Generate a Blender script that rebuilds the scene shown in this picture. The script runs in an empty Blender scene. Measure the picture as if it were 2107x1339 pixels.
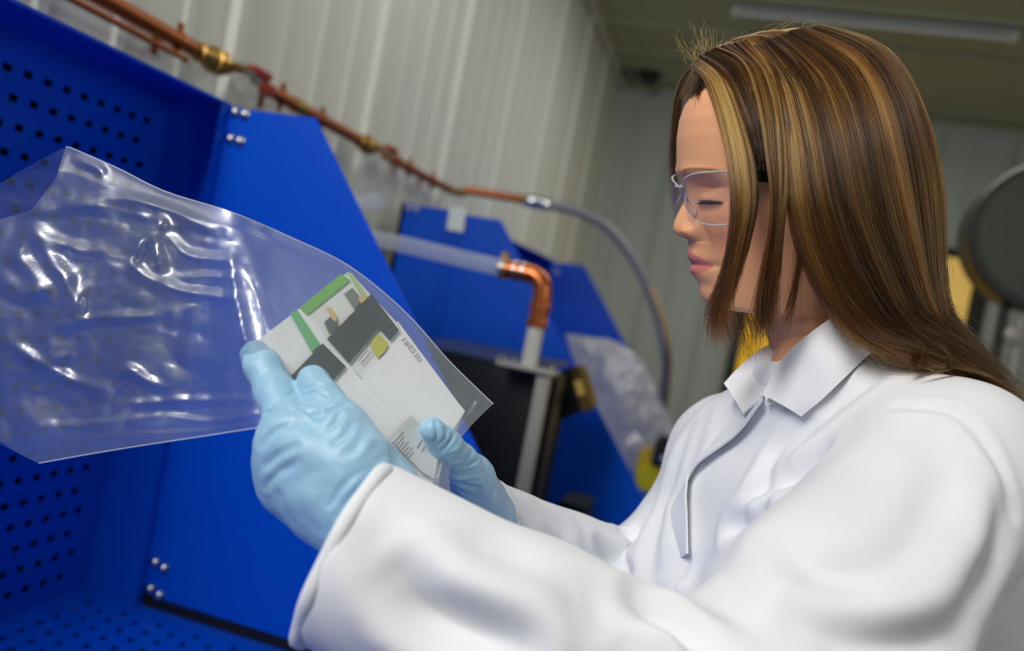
import bpy, bmesh, math, random
import numpy as np
from mathutils import Vector, Matrix
from mathutils.bvhtree import BVHTree
import openvdb

SC = bpy.context.scene
COL = SC.collection
random.seed(7)
RNG = np.random.default_rng(11)

# ------------------------------------------------------------------ camera
FPX = 1700.0
ROLL, YAW, PITCH = math.radians(10.7), math.radians(14.0), math.radians(-1.66)
CAM = np.array([0.0, 0.0, 1.4])
FW = np.array([-math.sin(YAW)*math.cos(PITCH), math.cos(YAW)*math.cos(PITCH), math.sin(PITCH)])
_rt = np.array([math.cos(YAW), math.sin(YAW), 0.0])
_up = np.cross(_rt, FW)
RT = _rt*math.cos(ROLL) + _up*math.sin(ROLL)
UP = -_rt*math.sin(ROLL) + _up*math.cos(ROLL)
cd = bpy.data.cameras.new('camera')
cam = bpy.data.objects.new('camera', cd)
COL.objects.link(cam)
cam.matrix_world = Matrix(((RT[0], UP[0], -FW[0], CAM[0]), (RT[1], UP[1], -FW[1], CAM[1]),
                           (RT[2], UP[2], -FW[2], CAM[2]), (0, 0, 0, 1)))
cd.sensor_width = 36.0
cd.lens = 36.0*FPX/2107
cd.clip_start = 0.05
cd.dof.use_dof = True
cd.dof.focus_distance = 0.70
cd.dof.aperture_fstop = 3.3
SC.camera = cam

# ------------------------------------------------------------------ world, lights, exposure
SC.view_settings.view_transform = 'Standard'
SC.view_settings.look = 'None'
SC.view_settings.gamma = 1.0
SC.view_settings.use_curve_mapping = False
SC.view_settings.exposure = 0.0
wd = bpy.data.worlds.new('world')
SC.world = wd
wd.use_nodes = True
wd.node_tree.nodes['Background'].inputs[0].default_value = (0.55, 0.62, 0.70, 1)
wd.node_tree.nodes['Background'].inputs[1].default_value = 0.05

def area_light(name, loc, target, sx, sy, power, color=(1, 1, 1), spread=math.pi):
    l = bpy.data.lights.new(name, 'AREA')
    l.shape = 'RECTANGLE'
    l.size, l.size_y = sx, sy
    l.energy = power
    l.color = color
    l.spread = spread
    o = bpy.data.objects.new(name, l)
    COL.objects.link(o)
    o.location = loc
    d = Vector(target)-Vector(loc)
    o.rotation_euler = d.to_track_quat('-Z', 'Y').to_euler()
    return o

LK = area_light('bounce_flash', (-0.95, -1.05, 2.95), (-0.1, 0.9, 1.3), 0.6, 1.3, 53, (1.0, 0.98, 0.96))
LT = area_light('wall_fill', (-0.35, 2.5, 3.42), (-0.6, 2.5, 0), 0.25, 1.6, 11, (0.97, 0.98, 1.0))  # added fill to brighten the left wall, no fixture there
LF = area_light('room_fill', (2.5, 0.3, 2.2), (0.4, 0.9, 1.15), 1.0, 1.0, 12, (0.97, 0.98, 1.0))
LB = area_light('back_fill', (0.75, 4.7, 3.40), (0.6, 4.7, 0), 0.3, 1.6, 28, (0.98, 1.0, 0.95))  # added fill for the far end of the room, no lamp modelled

# ------------------------------------------------------------------ helpers
def P(u, v, d):
    """the real point seen at photograph pixel u, v, d metres in front of the lens"""
    return CAM + (FW + RT*((u-1053.5)/FPX) - UP*((v-669.5)/FPX))*d

def onY(u, v, Y):
    k = FW + RT*((u-1053.5)/FPX) - UP*((v-669.5)/FPX)
    return CAM + k*((Y-CAM[1])/k[1])

def onX(u, v, X):
    k = FW + RT*((u-1053.5)/FPX) - UP*((v-669.5)/FPX)
    return CAM + k*((X-CAM[0])/k[0])

def lin(r, g, b):
    def c(x):
        x /= 255.0
        return x/12.92 if x <= 0.04045 else ((x+0.055)/1.055)**2.4
    return (c(r), c(g), c(b), 1.0)

def mat(name, color, rough=0.5, metal=0.0, spec=0.5, noise=0.0, nscale=30, bump=0.0, bscale=200, coat=0.0, **kw):
    m = bpy.data.materials.new(name)
    m.use_nodes = True
    nt = m.node_tree
    b = nt.nodes['Principled BSDF']
    b.inputs['Base Color'].default_value = color
    b.inputs['Roughness'].default_value = rough
    b.inputs['Metallic'].default_value = metal
    b.inputs['Specular IOR Level'].default_value = spec
    b.inputs['Coat Weight'].default_value = coat
    for k, v in kw.items():
        b.inputs[k].default_value = v
    if noise or bump:
        tc = nt.nodes.new('ShaderNodeTexCoord')
    if noise:
        n = nt.nodes.new('ShaderNodeTexNoise')
        n.inputs['Scale'].default_value = nscale
        n.inputs['Detail'].default_value = 4
        nt.links.new(tc.outputs['Object'], n.inputs['Vector'])
        mx = nt.nodes.new('ShaderNodeMix')
        mx.data_type = 'RGBA'
        mx.inputs[6].default_value = tuple(c*(1-noise) for c in color[:3])+(1,)
        mx.inputs[7].default_value = tuple(min(1, c*(1+noise)) for c in color[:3])+(1,)
        nt.links.new(n.outputs['Fac'], mx.inputs[0])
        nt.links.new(mx.outputs[2], b.inputs['Base Color'])
    if bump:
        n2 = nt.nodes.new('ShaderNodeTexNoise')
        n2.inputs['Scale'].default_value = bscale
        n2.inputs['Detail'].default_value = 3
        nt.links.new(tc.outputs['Object'], n2.inputs['Vector'])
        bp = nt.nodes.new('ShaderNodeBump')
        bp.inputs['Strength'].default_value = bump
        bp.inputs['Distance'].default_value = 0.002
        nt.links.new(n2.outputs['Fac'], bp.inputs['Height'])
        nt.links.new(bp.outputs['Normal'], b.inputs['Normal'])
    return m

def mesh_obj(name, verts, faces, m=None, parent=None, smooth=False, fix=True):
    me = bpy.data.meshes.new(name)
    me.from_pydata([tuple(map(float, v)) for v in verts], [], [tuple(map(int, f)) for f in faces])
    if fix:
        bm = bmesh.new()
        bm.from_mesh(me)
        bmesh.ops.recalc_face_normals(bm, faces=bm.faces)
        bm.to_mesh(me)
        bm.free()
    if smooth:
        me.polygons.foreach_set('use_smooth', [True]*len(me.polygons))
    o = bpy.data.objects.new(name, me)
    if m:
        me.materials.append(m)
    COL.objects.link(o)
    if parent:
        o.parent = parent
        o.matrix_parent_inverse = Matrix.Translation(parent.location).inverted()
    return o

def bm_obj(name, bm, m=None, parent=None, smooth=False, bevel=0.0):
    if bevel:
        bmesh.ops.bevel(bm, geom=bm.edges[:], offset=bevel, segments=2, affect='EDGES', clamp_overlap=True)
    bmesh.ops.recalc_face_normals(bm, faces=bm.faces)
    me = bpy.data.meshes.new(name)
    bm.to_mesh(me)
    bm.free()
    if smooth:
        me.polygons.foreach_set('use_smooth', [True]*len(me.polygons))
    o = bpy.data.objects.new(name, me)
    if m:
        me.materials.append(m)
    COL.objects.link(o)
    if parent:
        o.parent = parent
        o.matrix_parent_inverse = Matrix.Translation(parent.location).inverted()
    return o

def thing(name, label, cat, loc=(0, 0, 0), group=None):
    o = bpy.data.objects.new(name, None)
    o.empty_display_size = 0.05
    COL.objects.link(o)
    o.location = tuple(map(float, loc))
    tag(o, label, cat, group)
    return o

def tag(o, label, cat, group=None):
    o['label'] = label
    o['category'] = cat
    if group:
        o['group'] = group
    return o

def struct(o):
    o['kind'] = 'structure'
    return o

def add_box(bm, a, b):
    """axis aligned box between two corners"""
    x0, x1 = sorted((a[0], b[0])); y0, y1 = sorted((a[1], b[1])); z0, z1 = sorted((a[2], b[2]))
    vs = [bm.verts.new(p) for p in ((x0, y0, z0), (x1, y0, z0), (x1, y1, z0), (x0, y1, z0),
                                    (x0, y0, z1), (x1, y0, z1), (x1, y1, z1), (x0, y1, z1))]
    for f in ((0, 3, 2, 1), (4, 5, 6, 7), (0, 1, 5, 4), (1, 2, 6, 5), (2, 3, 7, 6), (3, 0, 4, 7)):
        bm.faces.new([vs[i] for i in f])

def box(name, a, b, m, parent=None, bevel=0.002):
    bm = bmesh.new()
    add_box(bm, a, b)
    return bm_obj(name, bm, m, parent, bevel=bevel)

def add_prism(bm, poly, off):
    """polygon (list of 3D points) extruded by the vector off"""
    off = np.array(off, float)
    a = [bm.verts.new(tuple(p)) for p in poly]
    b = [bm.verts.new(tuple(np.array(p)+off)) for p in poly]
    n = len(a)
    bm.faces.new(a)
    bm.faces.new(b[::-1])
    for i in range(n):
        bm.faces.new((a[i], a[(i+1) % n], b[(i+1) % n], b[i]))

def prism(name, poly, off, m, parent=None, bevel=0.0):
    bm = bmesh.new()
    add_prism(bm, poly, off)
    return bm_obj(name, bm, m, parent, bevel=bevel)

def frame_of(t):
    t = np.array(t, float); t /= np.linalg.norm(t)
    a = np.array([0, 0, 1.0]) if abs(t[2]) < 0.9 else np.array([1.0, 0, 0])
    n = np.cross(a, t); n /= np.linalg.norm(n)
    return t, n, np.cross(t, n)

def add_lathe(bm, org, axis, prof, seg=24, closed=True):
    """prof: list of (distance along axis, radius)"""
    t, n, b = frame_of(axis)
    org = np.array(org, float)
    rings = []
    for h, r in prof:
        rings.append([bm.verts.new(tuple(org+t*h+(n*math.cos(2*math.pi*k/seg)+b*math.sin(2*math.pi*k/seg))*r)) for k in range(seg)])
    for a, c in zip(rings[:-1], rings[1:]):
        for k in range(seg):
            bm.faces.new((a[k], a[(k+1) % seg], c[(k+1) % seg], c[k]))
    if closed:
        bm.faces.new(rings[0][::-1])
        bm.faces.new(rings[-1])

def lathe(name, org, axis, prof, m, parent=None, seg=24, smooth=True):
    bm = bmesh.new()
    add_lathe(bm, org, axis, prof, seg)
    o = bm_obj(name, bm, m, parent, smooth=smooth)
    if smooth:
        sharp(o)
    return o

def sharp(o, ang=38):
    """split the shading where faces meet at a sharp angle"""
    me = o.data
    bm = bmesh.new()
    bm.from_mesh(me)
    lim = math.radians(ang)
    for e in bm.edges:
        if len(e.link_faces) == 2 and e.calc_face_angle(0) > lim:
            e.smooth = False
    bm.to_mesh(me)
    bm.free()

def catmull(pts, n):
    """n points along a smooth curve through pts"""
    pts = np.array(pts, float)
    k = len(pts)
    if k == 2:
        t = np.linspace(0, 1, n)[:, None]
        return pts[0]*(1-t)+pts[1]*t
    ext = np.vstack([2*pts[0]-pts[1], pts, 2*pts[-1]-pts[-2]])
    t = np.linspace(0, k-1, n)
    i = np.minimum(t.astype(int), k-2)
    f = (t-i)[:, None]
    p0, p1, p2, p3 = ext[i], ext[i+1], ext[i+2], ext[i+3]
    return 0.5*((2*p1)+(-p0+p2)*f+(2*p0-5*p1+4*p2-p3)*f*f+(-p0+3*p1-3*p2+p3)*f**3)

def add_tube(bm, pts, r, seg=12, cap=True):
    pts = np.array(pts, float)
    rr = np.full(len(pts), r) if np.isscalar(r) else np.array(r)
    tan = np.gradient(pts, axis=0)
    tan /= np.linalg.norm(tan, axis=1)[:, None]
    _, n, _ = frame_of(tan[0])
    rings = []
    for p, t, q in zip(pts, tan, rr):
        n = n-t*np.dot(n, t); n /= np.linalg.norm(n)
        b = np.cross(t, n)
        rings.append([bm.verts.new(tuple(p+(n*math.cos(2*math.pi*k/seg)+b*math.sin(2*math.pi*k/seg))*q)) for k in range(seg)])
    for a, c in zip(rings[:-1], rings[1:]):
        for k in range(seg):
            bm.faces.new((a[k], a[(k+1) % seg], c[(k+1) % seg], c[k]))
    if cap:
        bm.faces.new(rings[0][::-1])
        bm.faces.new(rings[-1])

def tube(name, pts, r, m, parent=None, seg=12, n=0):
    bm = bmesh.new()
    add_tube(bm, catmull(pts, n) if n else pts, r, seg)
    o = bm_obj(name, bm, m, parent, smooth=True)
    sharp(o, 50)
    return o

_hash = np.random.default_rng(3).random(4096)
def vnoise(p, seed=0):
    """smooth value noise in 0..1 at points p (n,3)"""
    p = np.asarray(p, float)
    i = np.floor(p).astype(np.int64)
    f = p-i
    f = f*f*(3-2*f)
    def h(dx, dy, dz):
        return _hash[((i[:, 0]+dx)*73+(i[:, 1]+dy)*179+(i[:, 2]+dz)*283+seed*977+((i[:, 0]+dx)*(i[:, 1]+dy)*7)) & 4095]
    x0 = h(0, 0, 0)*(1-f[:, 0])+h(1, 0, 0)*f[:, 0]
    x1 = h(0, 1, 0)*(1-f[:, 0])+h(1, 1, 0)*f[:, 0]
    x2 = h(0, 0, 1)*(1-f[:, 0])+h(1, 0, 1)*f[:, 0]
    x3 = h(0, 1, 1)*(1-f[:, 0])+h(1, 1, 1)*f[:, 0]
    y0 = x0*(1-f[:, 1])+x1*f[:, 1]
    y1 = x2*(1-f[:, 1])+x3*f[:, 1]
    return y0*(1-f[:, 2])+y1*f[:, 2]

def segdist(p, line):
    """distance of points p to a polyline and the parameter 0..1 along it"""
    line = np.asarray(line, float)
    best = np.full(len(p), 1e9); par = np.zeros(len(p))
    n = len(line)-1
    for i in range(n):
        a, b = line[i], line[i+1]
        ab = b-a
        t = np.clip(((p-a)@ab)/max(1e-12, ab@ab), 0, 1)
        d = np.linalg.norm(p-(a+t[:, None]*ab), axis=1)
        m = d < best
        best[m] = d[m]
        par[m] = (i+t[m])/n
    return best, par

# ------------------------------------------------------------------ materials of the setting
M_WALL = mat('wall_white_metal', lin(226, 226, 216), 0.62, noise=0.03, nscale=3, bump=0.06, bscale=60)
M_WALLB = mat('wall_back_metal', lin(190, 196, 190), 0.5, noise=0.03, nscale=3)
M_RIB = mat('wall_rib_edge', lin(225, 226, 220), 0.3)
M_CEIL = mat('ceiling_grey', lin(168, 172, 146), 0.6, noise=0.04, nscale=2)
M_FLOOR = mat('floor_grey', lin(105, 105, 102), 0.45, noise=0.15, nscale=6)
M_BLUE = mat('blue_powder_coat', lin(0, 78, 205), 0.36, spec=0.22, noise=0.04, nscale=9, bump=0.03, bscale=700)
M_DARK = mat('black_steel', lin(16, 16, 17), 0.5)
M_STEEL = mat('zinc_steel', lin(205, 207, 205), 0.22, 1.0, noise=0.08, nscale=60)
M_COPPER = mat('copper', lin(196, 112, 66), 0.30, 0.9, noise=0.22, nscale=25)
M_COPPER_OLD = mat('aged_copper', lin(158, 88, 44), 0.38, 0.85, noise=0.3, nscale=18)
M_BRASS = mat('brass', lin(158, 124, 62), 0.34, 0.9, noise=0.15, nscale=50)
M_RED = mat('red_handle', lin(168, 22, 34), 0.4)
M_WHITE_PL = mat('white_plastic', lin(220, 222, 222), 0.35)
M_GREYHOSE = mat('grey_hose', lin(128, 130, 136), 0.35)

# ------------------------------------------------------------------ the room
XW, XR, YF, YB, ZC = -1.30, 3.4, -2.6, 7.65, 3.56
struct(box('floor', (XW-0.1, YF-0.1, -0.08), (XR+0.1, YB+0.1, 0.0), M_FLOOR, bevel=0))
cl = struct(box('ceiling', (XW-0.1, YF-0.1, ZC+0.02), (XR+0.1, YB+0.1, ZC+0.12), M_CEIL, bevel=0))
yy = YF
while yy < YB-0.01:                                 # wide ceiling boards with a raised lip
    w = min(0.62, YB-yy)
    bm = bmesh.new()
    add_box(bm, (XW, yy+0.006, ZC), (XR, yy+w-0.006, ZC+0.02))
    add_box(bm, (XW, yy+w-0.09, ZC-0.02), (XR, yy+w-0.05, ZC))
    bm_obj('ceiling_board', bm, M_CEIL, cl)
    yy += w
# left wall: vertical steel planks, folded ribs at the joints and shallow swages between
wl = struct(box('wall_left', (XW-0.12, YF, 0), (XW-0.03, YB, ZC), M_WALL, bevel=0))
edges = [-2.6, -2.15, -1.35, -0.55, 0.25, 1.05, 1.85, 2.645, 3.445, 4.235, 5.06, 5.86, 6.66, YB]
for y0, y1 in zip(edges[:-1], edges[1:]):
    # profile in (y, x): flat pan, swages and one folded rib at the far end
    prof = [(y0+0.003, -0.028), (y0+0.003, 0.0)]
    k = max(1, round((y1-y0)/0.2))
    for q in range(1, k):
        c = y0+(y1-y0)*q/k
        prof += [(c-0.022, 0.0), (c-0.012, 0.007), (c+0.012, 0.007), (c+0.022, 0.0)]
    prof += [(y1-0.055, 0.0), (y1-0.043, 0.022), (y1-0.009, 0.022), (y1-0.003, 0.0), (y1-0.003, -0.028)]
    prism('wall_panel', [(XW+x, y, 0.0) for y, x in prof], (0, 0, ZC), M_WALL, wl)
wb = struct(box('wall_back', (XW-0.1, YB+0.03, 0), (XR+0.1, YB+0.12, ZC), M_WALLB, bevel=0))
xs = XW
while xs < XR-0.01:
    x1 = min(xs+0.56, XR)
    prof = [(xs+0.003, 0.028), (xs+0.003, 0), (xs+0.18, 0), (xs+0.195, -0.012), (xs+0.23, -0.012), (xs+0.245, 0),
            (x1-0.05, 0), (x1-0.04, -0.02), (x1-0.012, -0.02), (x1-0.003, 0), (x1-0.003, 0.028)]
    prism('wall_panel', [(x, YB+y, 0.0) for x, y in prof], (0, 0, ZC), M_WALLB, wb)
    xs = x1
struct(box('wall_right', (XR, YF, 0), (XR+0.1, YB, ZC), M_WALLB, bevel=0))
struct(box('wall_front', (XW, YF-0.1, 0), (XR, YF, ZC), M_WALL, bevel=0))
struct(box('trim_1', (XW, YB-0.05, ZC-0.06), (XR, YB-0.022, ZC), M_WALLB, bevel=0))   # cornice over the back wall
struct(box('trim_2', (XW+0.024, YF, ZC-0.07), (XW+0.05, YB-0.05, ZC), M_WALL, bevel=0))

# glazed double door to a warmly lit hall
M_DOORF = mat('door_frame_dark', lin(36, 36, 30), 0.5)
M_GLOW = mat('lit_hall_glass', lin(214, 172, 84), 0.5)
nt = M_GLOW.node_tree
nt.nodes['Principled BSDF'].inputs['Emission Color'].default_value = lin(236, 196, 104)
nt.nodes['Principled BSDF'].inputs['Emission Strength'].default_value = 0.42
M_GLOW2 = mat('lit_hall_glass_deep', lin(226, 170, 20), 0.5)
M_GLOW2.node_tree.nodes['Principled BSDF'].inputs['Emission Color'].default_value = lin(235, 178, 16)
M_GLOW2.node_tree.nodes['Principled BSDF'].inputs['Emission Strength'].default_value = 0.45
DX0, DX1, DZ = 0.10, 2.02, 2.50
yd = YB-0.03
dr = struct(box('door_1', (DX0, yd-0.05, DZ-0.06), (DX1, yd, DZ+0.02), M_DOORF))
for a, b in ((DX0, DX0+0.09), (DX1-0.10, DX1+0.03), (1.00, 1.08)):
    box('door_frame', (a, yd-0.05, 0.0), (b, yd, DZ-0.06), M_DOORF, dr)
box('door_frame', (DX0+0.09, yd-0.05, 0.0), (DX1-0.10, yd, 0.10), M_DOORF, dr)
box('door_pane', (DX0+0.09, yd-0.035, 0.10), (1.00, yd-0.02, DZ-0.06), M_GLOW2, dr)
box('door_pane', (1.08, yd-0.035, 0.10), (DX1-0.10, yd-0.02, DZ-0.06), M_GLOW, dr)
lathe('door_handle', (1.13, yd-0.09, 1.05), (0, 0, 1), [(0, 0.012), (0.25, 0.012)], M_STEEL, dr, 12)

# ------------------------------------------------------------------ blue bench enclosures
XB, XFR = -1.150, -1.010           # rear sheet, front edge of the shallow box
ZT, ZB = 1.679, 0.66               # top and perforated bottom
def perforated(name, o, du, dv, U, V, mu, mv, nu, nv, pu, pv, hole, thick, m, parent):
    """a sheet U by V with rectangular punched holes; rows alternate by half a pitch"""
    o, du, dv = np.array(o, float), np.array(du, float), np.array(dv, float)
    nrm = np.cross(du, dv)
    vs, fs = [], []
    def v(a, b, w=0.0):
        vs.append(o+du*a+dv*b+nrm*w); return len(vs)-1
    def quad(a0, b0, a1, b1):
        if a1-a0 > 1e-6 and b1-b0 > 1e-6:
            fs.append((v(a0, b0), v(a1, b0), v(a1, b1), v(a0, b1)))
    quad(0, 0, U, mv); quad(0, mv+nv*pv, U, V)
    for j in range(nv):
        b0 = mv+j*pv
        b1 = b0+pv
        sh = mu+(pu/2 if j % 2 else 0)
        quad(0, b0, sh, b1); quad(sh+nu*pu, b0, U, b1)
        for i in range(nu):
            a0 = sh+i*pu; a1 = a0+pu
            ca, cb = (a0+a1)/2, (b0+b1)/2
            h0a, h1a, h0b, h1b = ca-hole[0]/2, ca+hole[0]/2, cb-hole[1]/2, cb+hole[1]/2
            g = [v(a0, b0), v(a1, b0), v(a1, b1), v(a0, b1)]
            h = [v(h0a, h0b), v(h1a, h0b), v(h1a, h1b), v(h0a, h1b)]
            d = [v(h0a, h0b, -thick), v(h1a, h0b, -thick), v(h1a, h1b, -thick), v(h0a, h1b, -thick)]
            for k in range(4):
                fs.append((g[k], g[(k+1) % 4], h[(k+1) % 4], h[k]))
                fs.append((h[k], h[(k+1) % 4], d[(k+1) % 4], d[k]))
    return mesh_obj(name, vs, fs, m, parent, fix=False)

def bolt(p, nrm, parent, r=0.0088):
    lathe('bolt', p, nrm, [(0, r*1.25), (0.0025, r*1.25), (0.0026, r), (0.007, r*0.92), (0.0095, r*0.55), (0.0105, 0.0015)], M_STEEL, parent, 14)

def wing(name, Y, side, parent):
    """sloping side sheet that sticks out of the box at Y; side = +1 faces +Y"""
    z0 = 0.686
    slope = (-0.344+0.816)/(1.673-1.080)
    poly = [(-0.984, Y, z0), (-0.984, Y, ZT-0.006), (-0.816, Y, 1.675), (-0.816+slope*(1.675-z0), Y, z0)]
    return prism(name, poly, (0, 0.003, 0), M_BLUE, parent, bevel=0.0006)

def enclosure(y0, y1, label, group, near_wing, gap_y):
    t = thing('bench_enclosure', label, 'workbench', (XB, (y0+y1)/2, 0), group)
    L = y1-y0
    pu, pv = 0.0410, 0.0435
    nu = int((L-0.10)/pu)
    mu = L-0.0785-(nu-0.5)*pu
    perforated('back_panel', (XB, y0, ZB), (0, 1, 0), (0, 0, 1), L, ZT-ZB, mu, 0.0195, nu, 22, pu, pv, (0.0172, 0.0122), 0.002, M_BLUE, t)
    box('hole_shade', (XB-0.05, y0, ZB-0.06), (XB-0.035, y1, ZT), M_DARK, t, 0)  # black sheet standing in for the shade behind the punched holes
    bm = bmesh.new()                               # top sheet with a folded front lip
    add_box(bm, (XB-0.05, y0, ZT-0.002), (XFR, y1, ZT+0.002))
    add_box(bm, (XFR-0.003, y0, ZT-0.004), (XFR+0.001, y1, ZT+0.002))
    bm_obj('top_panel', bm, M_BLUE, t, bevel=0.0008)
    # perforated worktop
    nvb = 26
    D = 0.04+nvb*0.041+0.02
    perforated('worktop', (XB+D, y0, ZB), (0, 1, 0), (-1, 0, 0), L, D, mu, 0.02, nu, nvb, pu, 0.041, (0.0185, 0.0100), 0.002, M_BLUE, t)
    bm = bmesh.new()
    add_box(bm, (XB, y0, ZB-0.20), (XB+D, y1, ZB-0.19))
    add_box(bm, (XB+D, y0, ZB-0.20), (XB+D+0.003, y1, ZB+0.0))
    add_box(bm, (XB, y0, ZB-0.19), (XB+D, y0+0.003, ZB-0.002))
    add_box(bm, (XB, y1-0.003, ZB-0.19), (XB+D, y1, ZB-0.002))
    bm_obj('apron', bm, M_BLUE, t)
    box('tray', (XB-0.05, y0+0.005, ZB-0.06), (XB+D, y1+0.03, ZB-0.055), M_DARK, t, 0)
    for yb in (y0+0.04, y1-0.04):
        for xb in (XB+0.04, XB+D-0.04):
            box('leg', (xb-0.03, yb-0.03, 0), (xb+0.03, yb+0.03, ZB-0.20), M_BLUE, t, 0.004)
    ends = [(y1, 1)] + ([(y0, -1)] if near_wing else [])
    for Y, s in ends:
        ya, yb = (Y, Y-0.003) if s > 0 else (Y+0.003, Y)
        bm = bmesh.new()                           # end sheet of the box with its turned flange
        add_box(bm, (XB-0.05, ya, ZB), (XFR, yb, ZT))
        add_box(bm, (XFR-0.003, ya-s*0.001, ZB), (XFR, ya-s*0.030, ZT-0.002))
        add_box(bm, (XFR-0.002, ya+s*0.002, ZB+0.004), (XFR+0.030, ya-s*0.003, ZT-0.002))
        bm_obj('end_panel', bm, M_BLUE, t, bevel=0.0007)
        wing('side_wing', Y+(-0.012 if s > 0 else -0.004), s, t)
        if s > 0:
            for zz in (ZT-0.014, ZT-0.067, 0.752, 0.697):
                bolt((-0.995, Y-0.005, zz), (0, -1, 0), t)
                bolt((-0.968, Y-0.013, zz-0.003), (0, -1, 0), t)
        else:
            for xx in (XB-0.020, XB+0.012):
                bolt((xx, Y-0.001, ZT-0.014), (0, -1, 0), t)
    box('gap_shade', (-1.03, y1-0.006, ZB-0.002), (XB+D, y1+0.006, 0.690), M_DARK, t, 0)  # black bar in place of the shade in the gap under the wing
    return t

E1 = enclosure(-0.42, 1.45, 'near blue steel bench enclosure with perforated back behind the clear bag', 'blue bench enclosures along the panelled wall', False, 0)
E2 = enclosure(2.83, 4.72, 'farther blue steel bench enclosure behind the black box, white sticker on its side', 'blue bench enclosures along the panelled wall', True, 0)
# stiffening fold and paper sticker on the near wing of the far enclosure
M_STICK = mat('white_sticker', lin(214, 222, 224), 0.45)
prism('sticker', [onY(926, 424, 2.814), onY(960, 428, 2.814), onY(953, 478, 2.814), onY(919, 472, 2.814)], (0, -0.0012, 0), M_STICK, E2)
prism('stiffener', [(-0.985, 2.826, ZB+0.03), (-0.985, 2.826, ZT-0.02), (-0.965, 2.826, ZT-0.02), (-0.965, 2.826, ZB+0.03)], (0, -0.009, 0), M_BLUE, E2, bevel=0.002)

# ------------------------------------------------------------------ copper pipe along the wall
PX, PZ = -1.24, 1.822
pt = thing('copper_pipe', 'long copper pipe with brass valves fixed along the panelled wall', 'pipe', (PX, 1.6, PZ))
tube('pipe', [(PX, -1.5, PZ), (PX, 0.5, PZ), (PX, 1.60, PZ)], 0.0180, M_COPPER_OLD, pt, 16)
tube('pipe', [(PX+0.012, -1.5, PZ-0.034), (PX+0.012, 1.575, PZ-0.034)], 0.0070, M_COPPER_OLD, pt, 12)
tube('pipe', [(PX, 1.90, PZ), (PX, 2.5, PZ), (PX, 2.60, PZ)], 0.0180, M_COPPER_OLD, pt, 16)
e0 = onY(955, 391, 3.46); e1 = onY(1085, 412, 3.62)
tube('pipe', [(PX, 2.70, PZ), (PX, 3.1, PZ), (PX+0.004, 3.36, PZ+0.002)], 0.0165, M_COPPER_OLD, pt, 16)
tube('elbow', catmull([(PX, 3.34, PZ+0.002), (PX+0.01, 3.42, PZ+0.003), (PX+0.05, 3.46, PZ+0.004), e0], 14), 0.0175, M_BRASS, pt, 16)
tube('pipe', [e0, (e0+e1)/2, e1], 0.0185, M_COPPER, pt, 16)
lathe('collar', e1-(e1-e0)*0.13, e1-e0, [(0, 0.021), (0.05, 0.021)], M_BRASS, pt, 18)
def valve(y):
    g = lathe('valve_body', (PX, y, PZ), (0, 1, 0), [(-0.052, 0.0185), (-0.05, 0.022), (-0.022, 0.022), (-0.02, 0.025), (0.0, 0.026), (0.002, 0.031),
              (0.012, 0.031), (0.014, 0.026), (0.024, 0.026), (0.026, 0.030), (0.036, 0.030), (0.038, 0.019), (0.062, 0.019), (0.064, 0.0185)], M_BRASS, pt, 20)
    lathe('stem', (PX+0.02, y+0.055, PZ), (1, 0, 0), [(0, 0.012), (0.022, 0.012), (0.024, 0.007), (0.036, 0.007)], M_BRASS, g, 14)
    bm = bmesh.new()                               # flat lever with a red sleeve at its end
    add_box(bm, (PX+0.046, y+0.045, PZ-0.012), (PX+0.049, y+0.105, PZ+0.010))
    add_box(bm, (PX+0.046, y+0.095, PZ-0.022), (PX+0.049, y+0.16, PZ-0.004))
    bm_obj('lever', bm, M_STEEL, g, bevel=0.001)
    box('lever_sleeve', (PX+0.042, y+0.14, PZ-0.026), (PX+0.053, y+0.20, PZ-0.004), M_RED, g, 0.003)
    box('lever_sleeve', (PX-0.004, y+0.135, PZ+0.014), (PX+0.03, y+0.215, PZ+0.032), M_RED, g, 0.003)
valve(1.675)
valve(2.53)
for y in (1.555, 1.99, 2.22, 2.93, 3.2, 0.5):
    bm = bmesh.new()
    add_lathe(bm, (PX, y-0.009, PZ), (0, 1, 0), [(0, 0.0205), (0.018, 0.0205)], 16)
    add_box(bm, (XW, y-0.008, PZ-0.005), (PX, y+0.008, PZ+0.005))
    add_box(bm, (XW, y-0.010, PZ-0.035), (XW+0.004, y+0.010, PZ+0.035))
    add_box(bm, (PX-0.005, y-0.006, PZ+0.018), (PX+0.005, y+0.006, PZ+0.038))
    add_box(bm, (PX-0.005, y-0.006, PZ-0.036), (PX+0.005, y+0.006, PZ-0.014))
    bm_obj('pipe_clip', bm, M_COPPER_OLD, pt, bevel=0.001)
for y in (2.08, 2.80):
    lathe('socket', (PX, y-0.03, PZ), (0, 1, 0), [(0, 0.019), (0.002, 0.0215), (0.058, 0.0215), (0.06, 0.019)], M_BRASS, pt, 16)

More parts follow.
